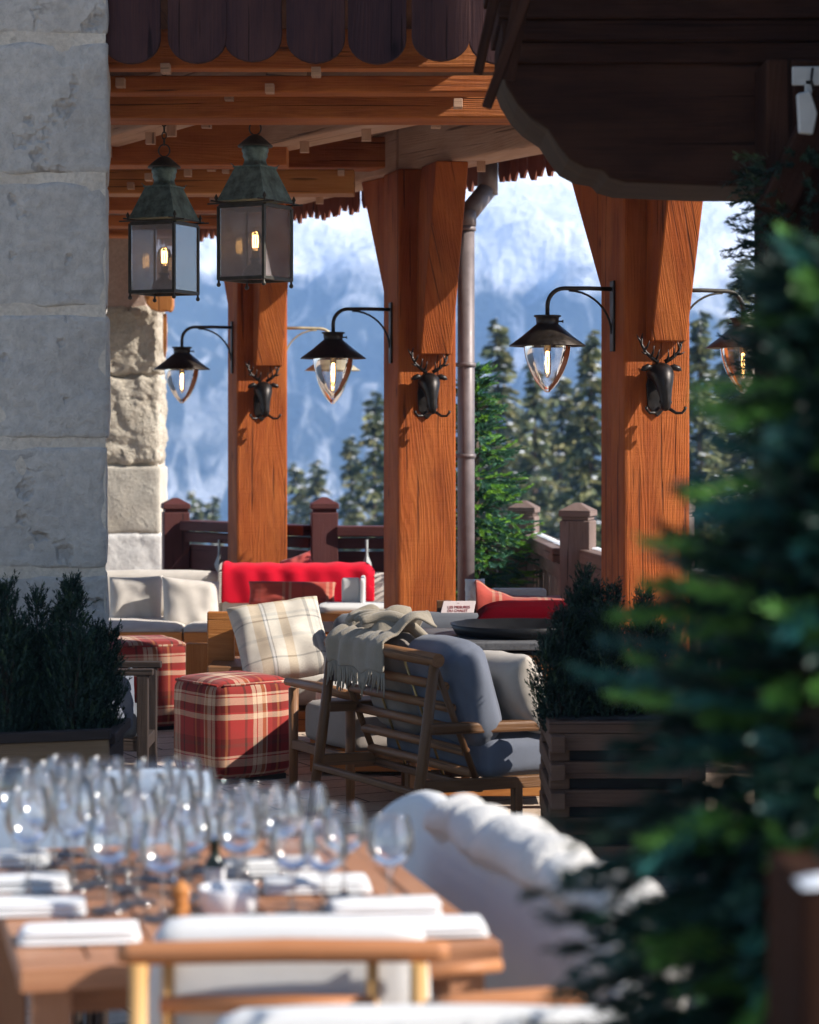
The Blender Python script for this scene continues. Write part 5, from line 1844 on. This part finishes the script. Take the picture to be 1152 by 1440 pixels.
rng = np.random.default_rng(21)
gd = thing('fir_garland', 'dark fir garland wound round the black corner post under the eave', 'garland', (1.2, 6.62, 1.7))
P, D = [], []
for i in range(950):
    a = rng.uniform(0, 6.28); z = rng.uniform(1.25, 2.38)
    o = np.array([math.cos(a), math.sin(a), rng.normal() * .35])
    P.append(np.array([1.24, 6.78, z]) + o * np.array([.19, .14, 0]) * rng.uniform(.75, 1.15)); D.append(o / np.linalg.norm(o))
P, D = np.array(P), np.array(D)
V, Q, idx = brush(P, D, rng.uniform(.05, .11, len(P)), 26, .025, .005, rng, .9)
np_mesh('sprays', V, Q, M_FIR, gd, tints('dark', len(P), rng)[idx])


def shrub(label, x, y, z0, z1, rr, seed, group, ns=420):
    rng = np.random.default_rng(seed)
    t = thing('conifer_shrub', label, 'shrub', (x, y, z0), group)
    g = MB()
    spires = [(x + rng.normal() * rr * .45, y + rng.normal() * rr * .4, z1 - abs(rng.normal()) * (z1 - z0) * .22) for _ in range(4)]
    spires[0] = (x, y, z1)
    P, D, L = [], [], []
    for sx, sy, sz in spires:
        g.tube([(x, y, z0), ((x + sx) / 2, (y + sy) / 2, (z0 + sz) / 2), (sx, sy, sz - .03)], [.008, .005, .002], 6)
        for i in range(ns):
            s = rng.random() ** .85
            z = z0 + (sz - z0) * s
            a = rng.uniform(0, 6.28)
            q = rr * .78 * min(1, (1 - s) * 1.9 + .10) * rng.random() ** .5
            cx, cy = x + (sx - x) * s, y + (sy - y) * s
            o = np.array([math.cos(a) * .5, math.sin(a) * .5, 1.0 + rng.normal() * .2])
            P.append(np.array([cx + math.cos(a) * q, cy + math.sin(a) * q, z - .05])); D.append(o / np.linalg.norm(o)); L.append(rng.uniform(.035, .075))
    g.build('stems', M_BARK, t)
    P, D, L = np.array(P), np.array(D), np.array(L)
    V, Q, idx = brush(P, D, L, 11, .017, .0042, rng, 1.1)
    np_mesh('foliage', V, Q, M_SHRUB, t, tints('dark', len(P), rng)[idx])


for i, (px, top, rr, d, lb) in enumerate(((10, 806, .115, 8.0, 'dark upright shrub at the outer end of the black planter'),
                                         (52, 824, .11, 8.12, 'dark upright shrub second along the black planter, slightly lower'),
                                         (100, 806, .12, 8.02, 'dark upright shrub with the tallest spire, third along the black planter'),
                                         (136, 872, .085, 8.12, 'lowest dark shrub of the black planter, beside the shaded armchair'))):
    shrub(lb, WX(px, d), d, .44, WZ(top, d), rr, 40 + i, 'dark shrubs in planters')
for i, (px, top, rr, d, lb) in enumerate(((792, 848, .105, 8.12, 'dark shrub at the settee end of the slatted planter'),
                                         (822, 792, .085, 8.32, 'taller thin dark shrub rising at the back of the slatted planter'),
                                         (852, 842, .11, 8.15, 'dark shrub in the middle of the slatted planter'),
                                         (906, 822, .10, 8.2, 'dark shrub in front of the nearest post in the slatted planter'))):
    shrub(lb, WX(px, d), d, .53, WZ(top, d), rr, 60 + i, 'dark shrubs in planters')


def conifer(seed, H=18.0, Rb=3.0):
    """Spruce with drooping boughs, gaps, and snow lodged on the boughs."""
    rng = np.random.default_rng(seed)
    t = thing('spruce_tree', 'x', 'spruce', (0, 0, 0), 'spruces below the terrace')
    g = MB(); g.tube([(0, 0, 0), (0, 0, H * .5), (0, 0, H * .97)], [.30, .18, .03], 10); g.build('trunk', M_BARK, t)
    V, C, S = [], [], []
    z = 1.2
    while z < H - .2:
        s = z / H
        rr = Rb * (1 - s) ** .82 * rng.uniform(.75, 1.15)
        nb = rng.integers(5, 9)
        a0 = rng.uniform(0, 6.28)
        zw = z
        for b in range(nb):
            a = a0 + b * 6.283 / nb + rng.normal() * .45
            z = zw + rng.normal() * .22
            r = max(.12, rr * rng.uniform(.45, 1.22) * (1 + .22 * math.sin(a * 2 + seed + zw * .9)))
            dirv = np.array([math.cos(a), math.sin(a), 0])
            sd_ = np.array([-math.sin(a), math.cos(a), 0])
            tint = tints('spruce', 1, rng)[0]
            dr = rng.uniform(.25, .65)
            m = int(8 + r * 20)
            for q in range(m):
                f = (q + rng.random()) / m
                c = dirv * r * f + np.array([0, 0, z - dr * r * f * f + .12 * r * f]) + sd_ * rng.normal() * .16 * (r * (1 - f * .5))
                l = rng.uniform(.14, .32)
                d1 = dirv * rng.uniform(.5, 1) + sd_ * rng.normal() * .6 + np.array([0, 0, rng.uniform(-.75, .05)])
                d1 /= np.linalg.norm(d1)
                d2 = np.cross(d1, rng.normal(size=3)); d2 /= np.linalg.norm(d2)
                w = l * rng.uniform(.18, .34)
                V += [c - d2 * w, c + d2 * w, c + d1 * l + d2 * w * .3, c + d1 * l - d2 * w * .3]
                C += [tint * rng.uniform(.7, 1.3)] * 4
                if rng.random() < .045:
                    h = rng.uniform(.04, .12)
                    cc = c + np.array([0, 0, .05])
                    S.append((cc, h))
        z = zw + rng.uniform(.16, .34)
    V = np.array(V)
    np_mesh('crown', V, np.arange(len(V)).reshape(-1, 4), M_CONIFER, t, np.array(C))
    g = MB()
    for c, h in S:
        c = Vector(c)
        q = [c + Vector((math.cos(k * 1.2566) * h * rng.uniform(.7, 1.3), math.sin(k * 1.2566) * h * rng.uniform(.7, 1.3), rng.uniform(-.02, .02))) for k in range(5)]
        top = c + Vector((0, 0, h * .55))
        g.add(q + [top], [(k, (k + 1) % 5, 5) for k in range(5)], [[(0, 0)] * 3] * 5, True)
    tag(g.build('snow', M_SNOW, t), kind='stuff')
    return t


protos = [conifer(s, 18, r) for s, r in ((3, 2.7), (4, 3.2), (5, 2.9))]
trees = [(527, 78, 546, 'spruce showing beside the drainpipe post, in the gap with the double lamp'), (446, 118, 642, 'small spruce showing just over the red railing, nearest the middle railing post'),
         (417, 130, 650, 'small spruce showing just over the red railing, close to the farthest post'), (298, 140, 694, 'low spruce top showing over the red railing near the stone pier'),
         (274, 150, 686, 'low spruce top over the red railing, next to the stone pier'),
         (700, 62, 447, 'tall spruce whose tip rises just beside the drainpipe'), (752, 74, 505, 'spruce directly behind the bell lamp, its tip hidden by the glass'),
         (832, 58, 458, 'tall spruce half hidden by the post with the shrubs'), (790, 80, 520, 'spruce between the bell lamp and the post with the shrubs'),
         (984, 60, 432, 'spruce just outside the post nearest the fir branches'), (1046, 74, 356, 'tall spruce tip beneath the black roof bracket'),
         (495, 96, 612, None), (560, 70, 520, None), (676, 92, 560, None), (725, 100, 565, None), (770, 98, 560, None), (812, 92, 540, None), (1010, 90, 520, None), (960, 84, 500, None), (610, 84, 540, None), (880, 80, 500, None), (745, 120, 610, None), (700, 125, 620, None), (800, 124, 600, None)]
for i, (px, d, top, lb) in enumerate(trees):
    x = WX(px, d)
    zg = gz(x, d) - .4
    h = WZ(top, d) - zg
    o = protos[i] if i < 3 else dup(protos[i % 3])
    o['label'] = lb or 'spruce in the dense dark stand beyond the railings'
    o.location = (x, d, zg)
    o.rotation_euler = (0, 0, R.uniform(0, 6.28))
    k = h / 18.0
    o.scale = (max(k, .75) if k < .75 else k,) * 2 + (k,)
